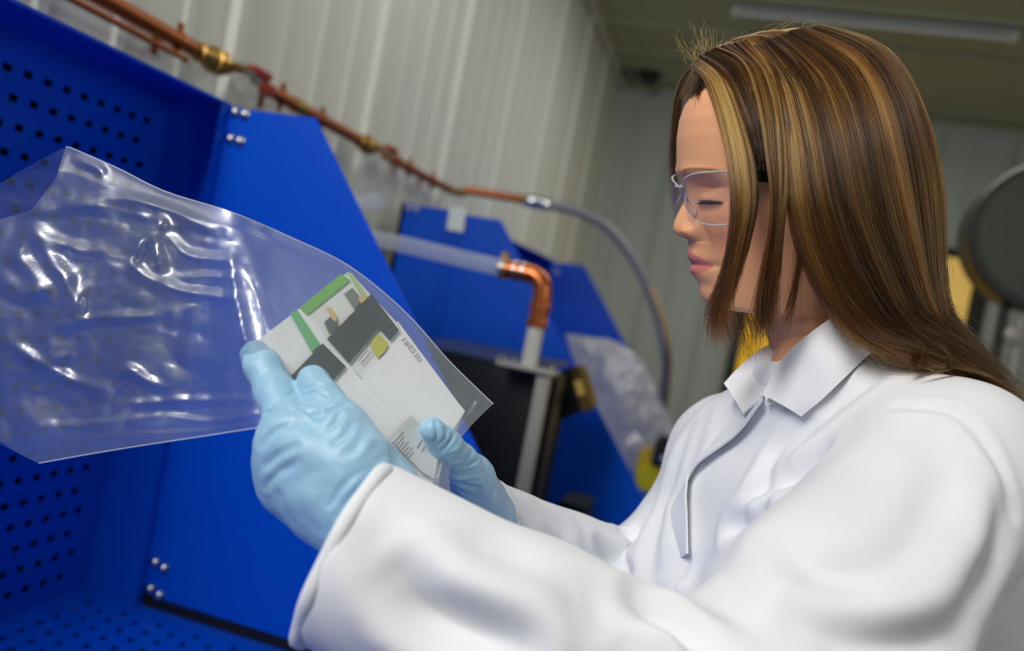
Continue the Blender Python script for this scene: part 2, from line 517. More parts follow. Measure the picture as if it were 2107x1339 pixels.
# grey hose from the pipe end, hanging beyond the benches
hz = thing('grey_hose', 'grey flexible hose arching from the copper pipe end down the wall', 'hose', e1)
hp = [e1, onY(1140, 424, 3.63), onY(1200, 440, 3.66), onY(1260, 478, 3.7), onY(1318, 560, 3.74), onY(1352, 650, 3.76), onY(1370, 735, 3.82), onY(1366, 800, 4.1), onY(1350, 880, 4.35), onY(1330, 1000, 4.4), onY(1290, 1180, 4.4)]
tube('hose', hp, 0.0215, M_GREYHOSE, hz, 14, 60)
lathe('hose_fitting', e1, hp[1]-e1, [(-0.01, 0.026), (0.005, 0.029), (0.05, 0.029), (0.055, 0.026), (0.10, 0.026)], M_STEEL, hz, 18)
M_TAN = mat('tan_cable', lin(190, 150, 92), 0.5)
tag(tube('cable', [onY(1338, 590, 3.64), onY(1362, 650, 3.64), onY(1377, 725, 3.72), onY(1376, 790, 4.1), onY(1366, 880, 4.3), onY(1350, 1000, 4.35), onY(1310, 1180, 4.35)], 0.010, M_TAN, None, 8, 30),
    'tan cable hanging beside the grey hose', 'cable')

# ------------------------------------------------------------------ black box and extraction stand
YBX = 2.15
zt_ = onY(1000, 735, YBX)[2]
xr_ = onY(1150, 764, YBX)[0]
xl_ = -0.85
M_SLATE = mat('slate_lid', lin(52, 58, 78), 0.35)
bb = thing('equipment_box', 'tall black equipment box standing by the far blue side wing', 'box', ((xl_+xr_)/2, 2.4, 0))
box('body', (xl_, YBX, 0.0), (xr_, 2.28, zt_-0.012), M_DARK, bb, 0.006)
box('lid', (xl_-0.004, YBX-0.004, zt_-0.012), (onY(1096, 748, YBX)[0], 2.72, zt_), M_SLATE, bb, 0.003)
M_GALV = mat('galvanised_post', lin(176, 172, 162), 0.45, 0.35, noise=0.1, nscale=40)
M_PALEPIPE = mat('pale_pipe', lin(206, 204, 196), 0.35)
YS = 2.06
pT = onY(1121, 768, YS)
st = thing('extraction_stand', 'metal post carrying a copper elbow and clear hose beside the black box', 'stand', (pT[0], YS, 0))
bx0 = onY(1028, 737, YS); bx1 = onY(1148, 752, YS)
box('post', (pT[0]-0.017, YS-0.012, 0.0), (pT[0]+0.017, YS+0.022, pT[2]), M_GALV, st, 0.003)
bm = bmesh.new()
zb_ = (bx0[2]+bx1[2])/2
add_box(bm, (bx0[0], YS-0.03, pT[2]), (bx1[0], YS+0.05, pT[2]+0.010))
add_box(bm, (bx0[0], YS-0.03, pT[2]+0.010), (bx0[0]+0.004, YS+0.05, pT[2]+0.022))
bm_obj('bracket', bm, M_GALV, st, bevel=0.001)
for q in (0.10, 0.24, 0.92):
    lathe('bolt', (bx0[0]+(bx1[0]-bx0[0])*q, YS-0.005, pT[2]+0.010), (0, 0, 1), [(0, 0.010), (0.007, 0.010), (0.008, 0.006), (0.016, 0.006)], M_STEEL, st, 10)
pb = onY(1082, 742, YS); pm = onY(1110, 665, YS)
cx_ = (pb[0]+pm[0])/2
zc_ = pm[2]
lathe('pale_pipe', (cx_, YS+0.008, pT[2]+0.008), (0, 0, 1), [(0, 0.0215), (zc_-pT[2]-0.004, 0.0215)], M_PALEPIPE, st, 24)
et = onY(1108, 566, YS)[2]
lp = onY(1035, 556, YS)
ec = [(cx_, YS+0.008, zc_-0.01), (cx_, YS+0.008, zc_+0.05), (cx_, YS+0.008, et-0.055), (cx_-0.006, YS+0.008, et-0.022), (cx_-0.030, YS+0.008, et-0.002), (cx_-0.06, YS+0.008, et+0.001), (lp[0], YS+0.008, et+0.002)]
tube('elbow', catmull(ec, 40), 0.0245, M_COPPER, st, 24)
for z in (zc_-0.012, zc_+0.030):
    lathe('collar', (cx_, YS+0.008, z), (0, 0, 1), [(0, 0.0252), (0.002, 0.0275), (0.020, 0.0275), (0.022, 0.0252)], M_COPPER, st, 24)
for q in (0.012, 0.034):
    lathe('collar', (cx_-0.045-q, YS+0.008, et+0.002), (-1, 0, 0), [(0, 0.0252), (0.001, 0.0262), (0.007, 0.0262), (0.008, 0.0252)], M_STEEL, st, 24)
M_CLAMP = mat('hose_clamp', lin(180, 172, 150), 0.3, 0.8)
lathe('hose_clamp', (lp[0]+0.006, YS+0.008, et+0.002), (-1, 0, 0), [(0, 0.0265), (0.001, 0.0285), (0.016, 0.0285), (0.017, 0.0265)], M_CLAMP, st, 24)
box('clamp_screw', (lp[0]-0.012, YS-0.004, et+0.026), (lp[0]+0.006, YS+0.02, et+0.043), M_BRASS, st, 0.002)

def film_mat(name, tint=(0.93, 0.96, 1.0), haze=0.10, gloss=0.12, rough=0.12, hazecol=(0.85, 0.9, 1.0), fres=1.35, soft=0.0):
    """thin clear plastic: mostly see-through, a little milky, glossy at grazing angles"""
    m = bpy.data.materials.new(name)
    m.use_nodes = True
    nt = m.node_tree
    for n in list(nt.nodes):
        nt.nodes.remove(n)
    out = nt.nodes.new('ShaderNodeOutputMaterial')
    tr = nt.nodes.new('ShaderNodeBsdfTransparent'); tr.inputs[0].default_value = (*tint, 1)
    df = nt.nodes.new('ShaderNodeBsdfDiffuse'); df.inputs[0].default_value = (*hazecol, 1)
    tl = nt.nodes.new('ShaderNodeBsdfTranslucent'); tl.inputs[0].default_value = (*hazecol, 1)
    mm = nt.nodes.new('ShaderNodeMixShader'); mm.inputs[0].default_value = 0.4
    nt.links.new(df.outputs[0], mm.inputs[1]); nt.links.new(tl.outputs[0], mm.inputs[2])
    m1 = nt.nodes.new('ShaderNodeMixShader'); m1.inputs[0].default_value = haze
    nt.links.new(tr.outputs[0], m1.inputs[1]); nt.links.new(mm.outputs[0], m1.inputs[2])
    gl = nt.nodes.new('ShaderNodeBsdfGlossy'); gl.inputs['Roughness'].default_value = rough
    gl.inputs['Color'].default_value = (1, 1, 1, 1)
    if soft:                      # a second, satin lobe
        g2 = nt.nodes.new('ShaderNodeBsdfGlossy'); g2.inputs['Roughness'].default_value = 0.42
        g2.inputs['Color'].default_value = (1, 1, 1, 1)
        m3 = nt.nodes.new('ShaderNodeMixShader'); m3.inputs[0].default_value = soft
        nt.links.new(m1.outputs[0], m3.inputs[1]); nt.links.new(g2.outputs[0], m3.inputs[2])
        m1 = m3
    lw = nt.nodes.new('ShaderNodeLayerWeight'); lw.inputs[0].default_value = 0.5
    fr = nt.nodes.new('ShaderNodeMath'); fr.operation = 'POWER'; fr.inputs[1].default_value = 4.0
    nt.links.new(lw.outputs['Facing'], fr.inputs[0])
    sc_ = nt.nodes.new('ShaderNodeMath'); sc_.operation = 'MULTIPLY'; sc_.inputs[1].default_value = fres-1.0
    nt.links.new(fr.outputs[0], sc_.inputs[0])
    ad = nt.nodes.new('ShaderNodeMath'); ad.operation = 'ADD'; ad.inputs[1].default_value = gloss; ad.use_clamp = True
    nt.links.new(sc_.outputs[0], ad.inputs[0])
    m2 = nt.nodes.new('ShaderNodeMixShader')
    nt.links.new(ad.outputs[0], m2.inputs[0]); nt.links.new(m1.outputs[0], m2.inputs[1]); nt.links.new(gl.outputs[0], m2.inputs[2])
    nt.links.new(m2.outputs[0], out.inputs[0])
    return m
M_CLEARHOSE = film_mat('clear_hose', (0.92, 0.94, 0.98), 0.30, 0.05, 0.15)
h0 = np.array([lp[0]-0.002, YS+0.008, et+0.002])
tube('clear_hose', [h0, onY(930, 527, YS+0.01), onY(830, 503, YS+0.02), onY(720, 480, YS+0.03), onY(600, 440, YS+0.02), (-0.93, YS, 1.60)], 0.0225, M_CLEARHOSE, st, 20, 40)

# black motor with a brass plate
M_BLACKPL = mat('black_plastic', lin(24, 23, 20), 0.35)
M_PLATE = mat('bronze_plate', lin(96, 76, 38), 0.4, 0.5)
M_GOLD = mat('gold_label', lin(226, 192, 104), 0.35, 0.2)
YM = 2.40
mo = thing('motor_unit', 'black boxy motor unit with gold name plate behind the metal post', 'motor', onY(1180, 860, YM))
prism('housing', [onY(*p, YM) for p in ((1132, 772), (1180, 752), (1196, 790), (1214, 838), (1160, 862), (1118, 872))], (0, 0.11, 0), M_BLACKPL, mo, 0.006)
prism('end_cap', [onY(*p, YM-0.004) for p in ((1172, 757), (1189, 752), (1197, 762), (1218, 834), (1211, 846), (1196, 850))], (0, 0.118, 0), M_PLATE, mo, 0.004)
prism('name_plate', [onY(*p, YM-0.006) for p in ((1180, 784), (1196, 780), (1204, 810), (1189, 815))], (0, 0.003, 0), M_GOLD, mo)
box('mount', (onY(1150, 860, YM)[0]-0.03, YM+0.02, 0.0), (onY(1150, 860, YM)[0], YM+0.06, onY(1150, 858, YM)[2]), M_DARK, mo)

# dark case low behind the sleeve
dca, dcb = onY(1112, 1100, 2.52), onY(1209, 1044, 2.52)
dca[0] = max(dca[0], xr_+0.012)
dc = thing('dark_case', 'low dark case standing on the floor behind the white sleeves', 'case', ((dca[0]+dcb[0])/2, 2.6, 0))
box('body', (dca[0], 2.52, 0.0), (dcb[0], 2.70, dcb[2]-0.02), mat('dark_case', lin(30, 31, 40), 0.4), dc, 0.006)
box('lid', (dca[0]-0.002, 2.518, dcb[2]-0.02), (dcb[0]+0.002, 2.702, dcb[2]), M_DARK, dc, 0.006)

# crumpled milky plastic bag on the far bench
def crumple(p, sc, seed=0):
    r = np.zeros(len(p)); a = 1.0
    for o in range(4):
        r += a*np.abs(vnoise(p*sc+seed*13.7, seed+o)-0.5)*2
        a *= 0.5; sc *= 1.9
    return r
def grid_obj(name, G, m, parent=None, smooth=True):
    nu, nv = G.shape[:2]
    idx = np.arange(nu*nv).reshape(nu, nv)
    f = np.stack([idx[:-1, :-1], idx[1:, :-1], idx[1:, 1:], idx[:-1, 1:]], -1).reshape(-1, 4)
    return mesh_obj(name, G.reshape(-1, 3), f, m, parent, smooth)
M_MILKY = film_mat('milky_plastic', (0.8, 0.8, 0.8), 0.74, 0.07, 0.25, (0.80, 0.80, 0.80))
top = [(1165, 686), (1215, 694), (1262, 702), (1318, 742), (1348, 800)]
bot = [(1230, 900), (1262, 935), (1295, 968), (1350, 950), (1392, 905)]
T, B = catmull(top, 40), catmull(bot, 40)
G = np.zeros((40, 50, 3))
for j in range(50):
    t = j/49
    uv = T*(1-t)+B*t
    for i in range(40):
        G[i, j] = onY(uv[i, 0], uv[i, 1], 4.02-0.12*math.sin(math.pi*t)*math.sin(math.pi*i/39))
pp = G.reshape(-1, 3)
pp[:, 1] -= 0.05*crumple(pp, 7, 2)+0.02*crumple(pp*np.array([1, 1, .3]), 22, 5)
gb = thing('plastic_sack', 'crumpled milky plastic sack hanging at the far end of the bench', 'bag', onY(1290, 950, 4.02))
grid_obj('sheet', G, M_MILKY, gb)
G2 = G.copy(); G2[:, :, 1] = 4.09+(4.02-G[:, :, 1])*0.5
grid_obj('sheet', G2, M_MILKY, gb)

# yellow hand-held instrument with black grip
M_YEL = mat('yellow_plastic', lin(222, 206, 12), 0.4)
M_YEL2 = mat('amber_plastic', lin(226, 186, 18), 0.4)
YI = 3.84
yi = thing('yellow_instrument', 'yellow instrument with black grip on the far bench beside her chest', 'instrument', onY(1336, 1046, YI))
prism('body', [onY(*q, YI) for q in ((1304, 966), (1322, 956), (1350, 954), (1370, 962), (1368, 1000), (1352, 1034), (1338, 1044), (1318, 1038), (1306, 1004))], (0, 0.13, 0), M_YEL, yi, 0.014)
prism('side_guard', [onY(*p, YI+0.02) for p in ((1306, 962), (1318, 926), (1342, 918), (1334, 958))], (0, 0.05, 0), M_YEL2, yi, 0.006)
prism('grip', [onY(*p, YI-0.03) for p in ((1337, 958), (1350, 905), (1362, 896), (1378, 900), (1386, 930), (1378, 964))], (0, 0.06, 0), M_DARK, yi, 0.008)
lathe('knob', onY(1364, 946, YI-0.03), (0, -1, 0), [(0, 0.018), (0.008, 0.017), (0.01, 0.008)], M_STEEL, yi, 12)

# ceiling tube light, detector, drum fan
M_LAMP = mat('unlit_batten', lin(186, 190, 196), 0.3)
a = np.array([-0.316, 5.52, ZC]); b = np.array([1.36, 5.52, ZC])
cl_ = thing('ceiling_light', 'long unlit white batten light on the ceiling above her head', 'light', (0.52, 5.52, ZC))
box('housing', (a[0], 5.47, ZC-0.035), (b[0], 5.57, ZC-0.012), M_LAMP, cl_, 0.004)
lathe('tube', (a[0]+0.04, 5.52, ZC-0.055), (1, 0, 0), [(0, 0.013), (b[0]-a[0]-0.08, 0.013)], mat('white_tube', lin(226, 228, 230), 0.2), cl_, 12)
for x in (a[0], b[0]-0.035):
    box('end_cap', (x, 5.48, ZC-0.075), (x+0.035, 5.56, ZC-0.035), M_WHITE_PL, cl_, 0.003)
dt = thing('smoke_detector', 'small dark detector on the ceiling at the far wall', 'detector', (-1.0, 7.2, ZC))
lathe('base', (-1.0, 7.2, ZC-0.0), (0, 0, -1), [(0, 0.10), (0.025, 0.10), (0.03, 0.085)], M_BLACKPL, dt, 20)
lathe('sensor', (-1.0, 7.2, ZC-0.03), (0, 0, -1), [(0, 0.075), (0.05, 0.06), (0.06, 0.03)], M_DARK, dt, 20)
box('junction_box', (-1.24, 7.14, ZC-0.05), (-1.11, 7.26, ZC), mat('teal_box', lin(88, 104, 104), 0.5), dt, 0.004)
M_FAN = mat('fan_olive', lin(74, 77, 66), 0.5)
M_FAND = mat('fan_rim', lin(46, 48, 42), 0.5)
YF_ = 4.0
fc = onY(2168, 487, YF_)
rf = 138*YF_/FPX
fan = thing('drum_fan', 'round dark drum fan on a stand at the right', 'fan', (fc[0], YF_, 0))
lathe('drum', fc+np.array([0, 0.22, 0]), (0, -1, 0), [(0, rf*0.9), (0.01, rf), (0.2, rf), (0.215, rf*1.02), (0.23, rf*0.99), (0.232, rf*0.93)], M_FAND, fan, 48)
lathe('front_cover', fc+np.array([0, -0.004, 0]), (0, -1, 0), [(0, rf*0.93), (0.014, rf*0.90), (0.022, rf*0.5), (0.024, 0.01)], M_FAN, fan, 48)
tube('pole', [(fc[0]-0.10, YF_+0.1, 0.02), (fc[0]-0.10, YF_+0.1, fc[2])], 0.022, M_FAND, fan, 14)
box('base', (fc[0]-0.36, YF_-0.12, 0.0), (fc[0]+0.16, YF_+0.32, 0.035), M_FAND, fan, 0.008)
kk = onY(2098, 690, YF_)
lathe('clamp_knob', kk+np.array([-0.01, 0.05, 0]), (0, -1, 0), [(0, 0.042), (0.03, 0.042), (0.036, 0.034)], M_GALV, fan, 16)
tube('side_bar', [onY(2100, 660, YF_+0.05), onY(2072, 830, YF_+0.05), (onY(2072, 830, YF_)[0], YF_+0.05, 0.03)], 0.02, M_GALV, fan, 12)

# ------------------------------------------------------------------ sculpting with distance fields
def rc(p, a, b, ra, rb):
    """round cone from a to b"""
    a = np.asarray(a, np.float32); b = np.asarray(b, np.float32)
    ab = b-a
    q = p-a
    t = np.clip((q@ab)/(ab@ab), 0, 1)
    return np.sqrt(((q-t[:, None]*ab)**2).sum(1))-(ra+(rb-ra)*t)

def ell(p, c, ax, r):
    """ellipsoid at c with axes ax (3x3 rows) and radii r"""
    q = ((p-np.asarray(c, np.float32))@np.asarray(ax, np.float32).T)
    r = np.asarray(r, np.float32)
    k0 = np.linalg.norm(q/r, axis=1)
    k1 = np.linalg.norm(q/(r*r), axis=1)+1e-9
    return k0*(k0-1)/k1

def rbox(p, c, ax, hs, rad):
    q = np.abs((p-np.asarray(c, np.float32))@np.asarray(ax, np.float32).T)-(np.asarray(hs, np.float32)-rad)
    return np.linalg.norm(np.maximum(q, 0), axis=1)+np.minimum(q.max(1), 0)-rad

def smin(a, b, k):
    h = np.clip(0.5+0.5*(b-a)/k, 0, 1)
    return b+(a-b)*h-k*h*(1-h)

def smax(a, b, k):
    return -smin(-a, -b, k)

def sdf_mesh(f, lo, hi, h):
    """surface of f = 0; evaluated coarsely first, finely only near the surface"""
    lo = np.array(lo, np.float32)
    K = 4
    n = (np.ceil((np.array(hi)-lo)/(h*K)).astype(int)+1)
    ax = [lo[i]+np.arange(n[i])*h*K+h*(K-1)/2 for i in range(3)]
    g = np.stack(np.meshgrid(*ax, indexing='ij'), -1).reshape(-1, 3).astype(np.float32)
    cv = f(g).reshape(n).astype(np.float32)
    fine = cv.repeat(K, 0).repeat(K, 1).repeat(K, 2)
    m = np.abs(fine) < h*K*1.9
    ijk = np.argwhere(m)
    pts = lo+ijk.astype(np.float32)*h
    out = np.empty(len(pts), np.float32)
    for s in range(0, len(pts), 400000):
        out[s:s+400000] = f(pts[s:s+400000])
    fine[m] = out
    grid = openvdb.FloatGrid(1.0)
    grid.copyFromArray(np.ascontiguousarray(fine))
    v, q = grid.convertToQuads(0.0)
    return lo+np.asarray(v, np.float64)*h, np.asarray(q)[:, ::-1].astype(np.int64)

def vnormals(V, Q):
    a = np.cross(V[Q[:, 2]]-V[Q[:, 0]], V[Q[:, 3]]-V[Q[:, 1]])
    n = np.zeros_like(V)
    for k in range(4):
        np.add.at(n, Q[:, k], a)
    return n/(np.linalg.norm(n, axis=1)[:, None]+1e-12)

def oriented(V, Q, f):
    n = vnormals(V, Q)
    s = slice(0, len(V), max(1, len(V)//200))
    d = f((V[s]+n[s]*0.004).astype(np.float32))-f(V[s].astype(np.float32))
    return (V, Q[:, ::-1]) if d.mean() < 0 else (V, Q)

def smooth_mesh(V, Q, it=2, w=0.5):
    for _ in range(it):
        s = np.zeros_like(V); c = np.zeros(len(V))
        for k in range(4):
            a, b = Q[:, k], Q[:, (k+1) % 4]
            np.add.at(s, a, V[b]); np.add.at(c, a, 1)
            np.add.at(s, b, V[a]); np.add.at(c, b, 1)
        V = V*(1-w)+(s/np.maximum(c, 1)[:, None])*w
    return V

def caster(V, Q):
    return BVHTree.FromPolygons([tuple(x) for x in V], [tuple(x) for x in Q])

def hit(bvh, u, v, off=0.0):
    """where the sight line through u, v meets the surface, lifted by off"""
    d = P(u, v, 1.0)-CAM
    r = bvh.ray_cast(Vector(CAM), Vector(d).normalized())
    if r[0] is None:
        return None
    n = np.array(r[1])
    if n@d > 0:
        n = -n
    return np.array(r[0])+n*off

def folds(V, Q, bvh, lst):
    """press grooves and raise ridges along polylines that lie on the surface"""
    N = vnormals(V, Q)
    D = np.zeros(len(V))
    V0 = V
    for px, w, amp in lst:
        pts = [hit(bvh, *p) for p in catmull(px, max(6, 3*len(px)))]
        pts = [p for p in pts if p is not None]
        # keep the run together
        if len(pts) < 2:
            continue
        pts = np.array(pts)
        keep = [0]
        for i in range(1, len(pts)):
            if np.linalg.norm(pts[i]-pts[keep[-1]]) < 0.05:
                keep.append(i)
        pts = pts[keep]
        if len(pts) < 2:
            continue
        lo, hi = pts.min(0)-4*w, pts.max(0)+4*w
        m = np.all((V > lo) & (V < hi), axis=1)
        if not m.any():
            continue
        d, t = segdist(V[m], pts)
        taper = np.sin(np.pi*np.clip(t*0.86+0.07, 0, 1))**0.5
        x = d/w
        D[m] += amp*taper*(np.exp(-x*x)-0.35*np.exp(-((x-2.0)/0.9)**2))
    return V+N*D[:, None]

# ------------------------------------------------------------------ the woman: frame of the body
dH = 0.755
H0 = P(1610, 400, dH)
TA = math.radians(21)
SIGHT = (H0-CAM)/np.linalg.norm(H0-CAM)
R_ = RT-SIGHT*(RT@SIGHT); R_ /= np.linalg.norm(R_)
U_ = np.cross(R_, SIGHT); U_ = U_ if U_@UP > 0 else -U_
def _px(q):
    w = q-CAM; z = w@FW
    return np.array([1053.5+FPX*(w@RT)/z, 669.5-FPX*(w@UP)/z])
J_ = np.stack([(_px(H0+a*1e-3)-_px(H0))/1e-3 for a in (R_, U_)], 1)
e_u = np.linalg.solve(J_, [1.0, 0.0]); e_v = np.linalg.solve(J_, [0.0, -1.0])
PXF, PXM = 0.972*np.linalg.norm(e_u)/math.cos(TA), np.linalg.norm(e_v)
R2 = (R_*e_u[0]+U_*e_u[1])/np.linalg.norm(e_u)
HF = -R2*math.cos(TA)-SIGHT*math.sin(TA)       # where the face points
HL = -SIGHT*math.cos(TA)+R2*math.sin(TA)       # her left side, towards the lens
HU = (R_*e_v[0]+U_*e_v[1])/np.linalg.norm(e_v)

SN, SF = P(1955, 985, 0.62), P(1500, 940, 0.92)      # near and far shoulder joints
NB = P(1705, 760, 0.755)                             # base of the neck
EN, WN = P(1475, 1520, 0.505), P(713, 1132, 0.535)    # near elbow, centre of the near cuff
EF, WF = P(1300, 1195, 0.955), P(972, 1092, 0.765)   # far elbow, far cuff
MF = P(1420, 1070, 0.945)
MID = (SN+SF)/2
LATV = (SN-SF); LATV[2] *= 0.4; LATV /= np.linalg.norm(LATV)
UPV = np.array([0.02, 0.0, 1.0]); UPV -= LATV*(UPV@LATV); UPV /= np.linalg.norm(UPV)
FWDV = np.cross(LATV, UPV)
if FWDV@(-RT) < 0: FWDV = -FWDV
AX = np.array([LATV, FWDV, UPV])

M_COAT = mat('white_cotton', lin(232, 234, 238), 0.75, spec=0.25, bump=0.05, bscale=1500)
M_COAT.node_tree.nodes['Principled BSDF'].inputs['Sheen Weight'].default_value = 0.15
cuffN = (EN-WN)/np.linalg.norm(EN-WN)
cuffF = (EF-WF)/np.linalg.norm(EF-WF)

def f_torso(p, g=0.0):
    d = rbox(p, MID-UPV*0.20, AX, (0.172+g, 0.098+g, 0.235+g), 0.085)
    d = smin(d, rbox(p, MID-UPV*0.56-FWDV*0.01, AX, (0.185+g, 0.125+g, 0.30), 0.10), 0.08)
    for s in (1, -1):
        d = smin(d, ell(p, MID-UPV*0.16+LATV*s*0.075+FWDV*0.075, AX, (0.07+g, 0.055+g, 0.075+g)), 0.05)
    d = smin(d, rbox(p, MID-UPV*0.27-FWDV*0.075+LATV*0.01, AX, (0.155+g, 0.115+g, 0.25), 0.09), 0.06)
    return d

def f_coat(p):
    d = f_torso(p)
    d = smin(d, rc(p, NB-UPV*0.02, SN+UPV*0.012, 0.052, 0.056), 0.05)
    d = smin(d, rc(p, NB-UPV*0.02, SF+UPV*0.0, 0.050, 0.056), 0.05)
    ua = smin(rc(p, SN, (SN+EN)/2+np.array([0, 0, -0.012]), 0.074, 0.073), rc(p, (SN+EN)/2+np.array([0, 0, -0.012]), EN, 0.073, 0.072), 0.03)
    d = smin(d, ua, 0.022)
    fa = smin(rc(p, EN, (EN+WN)/2, 0.068, 0.0615), rc(p, (EN+WN)/2, WN-cuffN*0.02, 0.0615, 0.0620), 0.02)
    fa = np.maximum(fa, -((p-WN.astype(np.float32))@cuffN.astype(np.float32)))
    inner = rc(p, WN-cuffN*0.08, WN-cuffN*0.03, 0.050, 0.050)
    fa = np.maximum(fa, -inner)
    d = smin(d, fa, 0.010)
    ub = smin(rc(p, SF, MF, 0.066, 0.050), rc(p, MF, EF, 0.050, 0.054), 0.02)
    d = smin(d, ub, 0.02)
    fb = rc(p, EF, WF-cuffF*0.02, 0.052, 0.050)
    fb = np.maximum(fb, -((p-WF.astype(np.float32))@cuffF.astype(np.float32)))
    fb = np.maximum(fb, -rc(p, WF-cuffF*0.08, WF-cuffF*0.03, 0.040, 0.040))
    d = smin(d, fb, 0.012)
    neck = rc(p, NB-UPV*0.02-FWDV*0.0, NB+UPV*0.16+FWDV*0.02, 0.050, 0.064)
    d = smax(d, -neck, 0.012)
    return d

lo = np.min([SN, SF, EN, WN, EF, WF, MID-UPV*0.86], 0)-np.array([0.13, 0.13, 0.02])
hi = np.max([SN, SF, EN, WN, EF, WF, MID-UPV*0.6+AX[0]*0.1, NB], 0)+np.array([0.14, 0.14, 0.08])
lo[0] = min(lo[0], MID[0]-0.25); hi[0] = max(hi[0], MID[0]+0.25); lo[1] = min(lo[1], MID[1]-0.25); hi[1] = max(hi[1], MID[1]+0.25)
cV, cQ = sdf_mesh(f_coat, lo, hi, 0.0036)
cV, cQ = oriented(cV, cQ, f_coat)
cV = smooth_mesh(cV, cQ, 2)
bvh0 = caster(cV, cQ)
cV = folds(cV, cQ, bvh0, [
    # chest, shoulder and upper arm
    ([(1562, 1014), (1639, 975), (1690, 936)], 0.010, -0.013),
    ([(1560, 1032), (1640, 1010), (1720, 1000)], 0.010, 0.006),
    ([(1507, 1091), (1551, 1075), (1576, 1036)], 0.009, -0.012),
    ([(1640, 1000), (1738, 985), (1850, 1015)], 0.013, -0.007),
    ([(1700, 1195), (1800, 1185), (1882, 1130), (1954, 1014)], 0.013, -0.006),
    ([(1600, 1110), (1680, 1165), (1750, 1190)], 0.013, -0.005),
    ([(1850, 1210), (1930, 1170), (1990, 1080), (2010, 990)], 0.018, 0.006),
    ([(1655, 1290), (1749, 1320), (1882, 1332), (1960, 1310)], 0.012, -0.010),
    ([(1843, 837), (1965, 846), (2042, 931), (2090, 1058)], 0.004, -0.004),
    ([(1656, 859), (1595, 931), (1558, 1000), (1500, 1090)], 0.007, -0.007),
    ([(1799, 776), (1716, 831), (1639, 912), (1573, 990)], 0.008, -0.006),
    ([(1900, 900), (1940, 960), (1930, 1040)], 0.014, -0.004),
    ([(1480, 1160), (1500, 1240), (1560, 1300)], 0.016, -0.007),
    ([(1400, 1200), (1440, 1260), (1460, 1330)], 0.012, 0.006),
    ([(2060, 1050), (2040, 1150), (1980, 1240)], 0.010, -0.005),
    # near forearm
    ([(1325, 1232), (1395, 1280), (1470, 1350)], 0.010, -0.016), ([(1300, 1262), (1370, 1310), (1420, 1345)], 0.012, 0.006),
    ([(1372, 1215), (1440, 1262), (1530, 1330)], 0.012, 0.007), ([(1440, 1180), (1520, 1230), (1600, 1300)], 0.013, -0.006),
    ([(790, 1140), (850, 1190), (917, 1255), (1062, 1300)], 0.013, -0.011),
    ([(800, 1220), (870, 1275), (960, 1312), (1060, 1337)], 0.012, -0.011),
    ([(840, 1150), (920, 1215), (1060, 1262)], 0.014, 0.006),
    ([(880, 1110), (950, 1170), (1040, 1220), (1180, 1260)], 0.018, 0.003),
    ([(1020, 1120), (1100, 1170), (1220, 1230)], 0.014, -0.003),
    ([(1200, 1230), (1300, 1260), (1340, 1320)], 0.014, -0.007),
    # far sleeve and chest
    ([(1115, 1040), (1160, 1085), (1170, 1120)], 0.009, -0.006),
    ([(1060, 1020), (1090, 1060), (1100, 1100)], 0.008, -0.005),
    ([(1285, 1098), (1330, 1088), (1370, 1075)], 0.009, -0.011),
    ([(1235, 1125), (1280, 1170), (1330, 1230)], 0.009, -0.010),
    ([(1270, 1115), (1320, 1140), (1350, 1200)], 0.010, 0.006),
    ([(1420, 880), (1380, 980), (1345, 1080), (1335, 1170)], 0.010, -0.007),
    ([(1450, 850), (1420, 940), (1385, 1010)], 0.010, -0.004),
    ([(1330, 1050), (1345, 1120), (1340, 1200)], 0.007, -0.006),
])
cN = vnormals(cV, cQ)
amp = 0.0035*(vnoise(cV*14, 1)-0.5)+0.0022*(vnoise(cV*np.array([30, 30, 30]), 2)-0.5)
for w_, c_ in ((WN, cuffN), (WF, cuffF)):
    q_ = (cV-w_)@c_
    nearby = np.linalg.norm(cV-w_-np.clip(q_, 0, 0.1)[:, None]*c_, axis=1) < 0.09
    amp = np.where(nearby, amp*np.clip((q_-0.03)/0.05, 0, 1), amp)
cV = cV+cN*amp[:, None]
cV = smooth_mesh(cV, cQ, 1)
bvhC = caster(cV, cQ)

# ------------------------------------------------------------------ head and neck as one turned surface
prof = [(126, 1640), (129, 1590), (135, 1548), (146, 1508), (160, 1478), (176, 1450), (195, 1427), (220, 1411), (250, 1400), (285, 1394.5),
        (315, 1393.5), (335, 1393), (350, 1394), (365, 1400), (380, 1407), (392, 1409), (405, 1406), (420, 1400), (436, 1391), (450, 1384), (460, 1380.5),
        (470, 1379), (477, 1381), (483, 1387), (488, 1397), (492, 1407), (496, 1412), (505, 1413.5), (514, 1411.5), (522, 1408.5), (530, 1409), (536, 1413),
        (541, 1418.5), (544, 1419), (549, 1415.5), (557, 1414), (565, 1417), (573, 1424), (581, 1430), (590, 1432.5), (600, 1433), (610, 1435), (620, 1441),
        (628, 1450), (633, 1460), (637, 1476), (640, 1500), (644, 1535), (650, 1562), (665, 1578), (700, 1588), (760, 1600), (830, 1614), (900, 1620)]
prof = np.array(prof, float)
base = np.array([(126, 1640), (129, 1590), (135, 1548), (146, 1508), (160, 1478), (176, 1450), (195, 1427), (220, 1411), (250, 1400), (285, 1395),
                 (335, 1397), (380, 1410), (430, 1416), (480, 1420), (540, 1432), (580, 1444), (610, 1452), (628, 1462), (633, 1468), (637, 1482), (640, 1503), (644, 1536),
                 (650, 1562), (665, 1578), (700, 1588), (760, 1600), (830, 1614), (900, 1620)], float)
vb = np.array([126, 129, 135, 146, 160, 195, 250, 320, 400, 480, 540, 600, 650, 720, 800, 900], float)
ubk = np.array([1640, 1690, 1725, 1760, 1785, 1812, 1830, 1838, 1834, 1815, 1800, 1790, 1785, 1785, 1795, 1810], float)
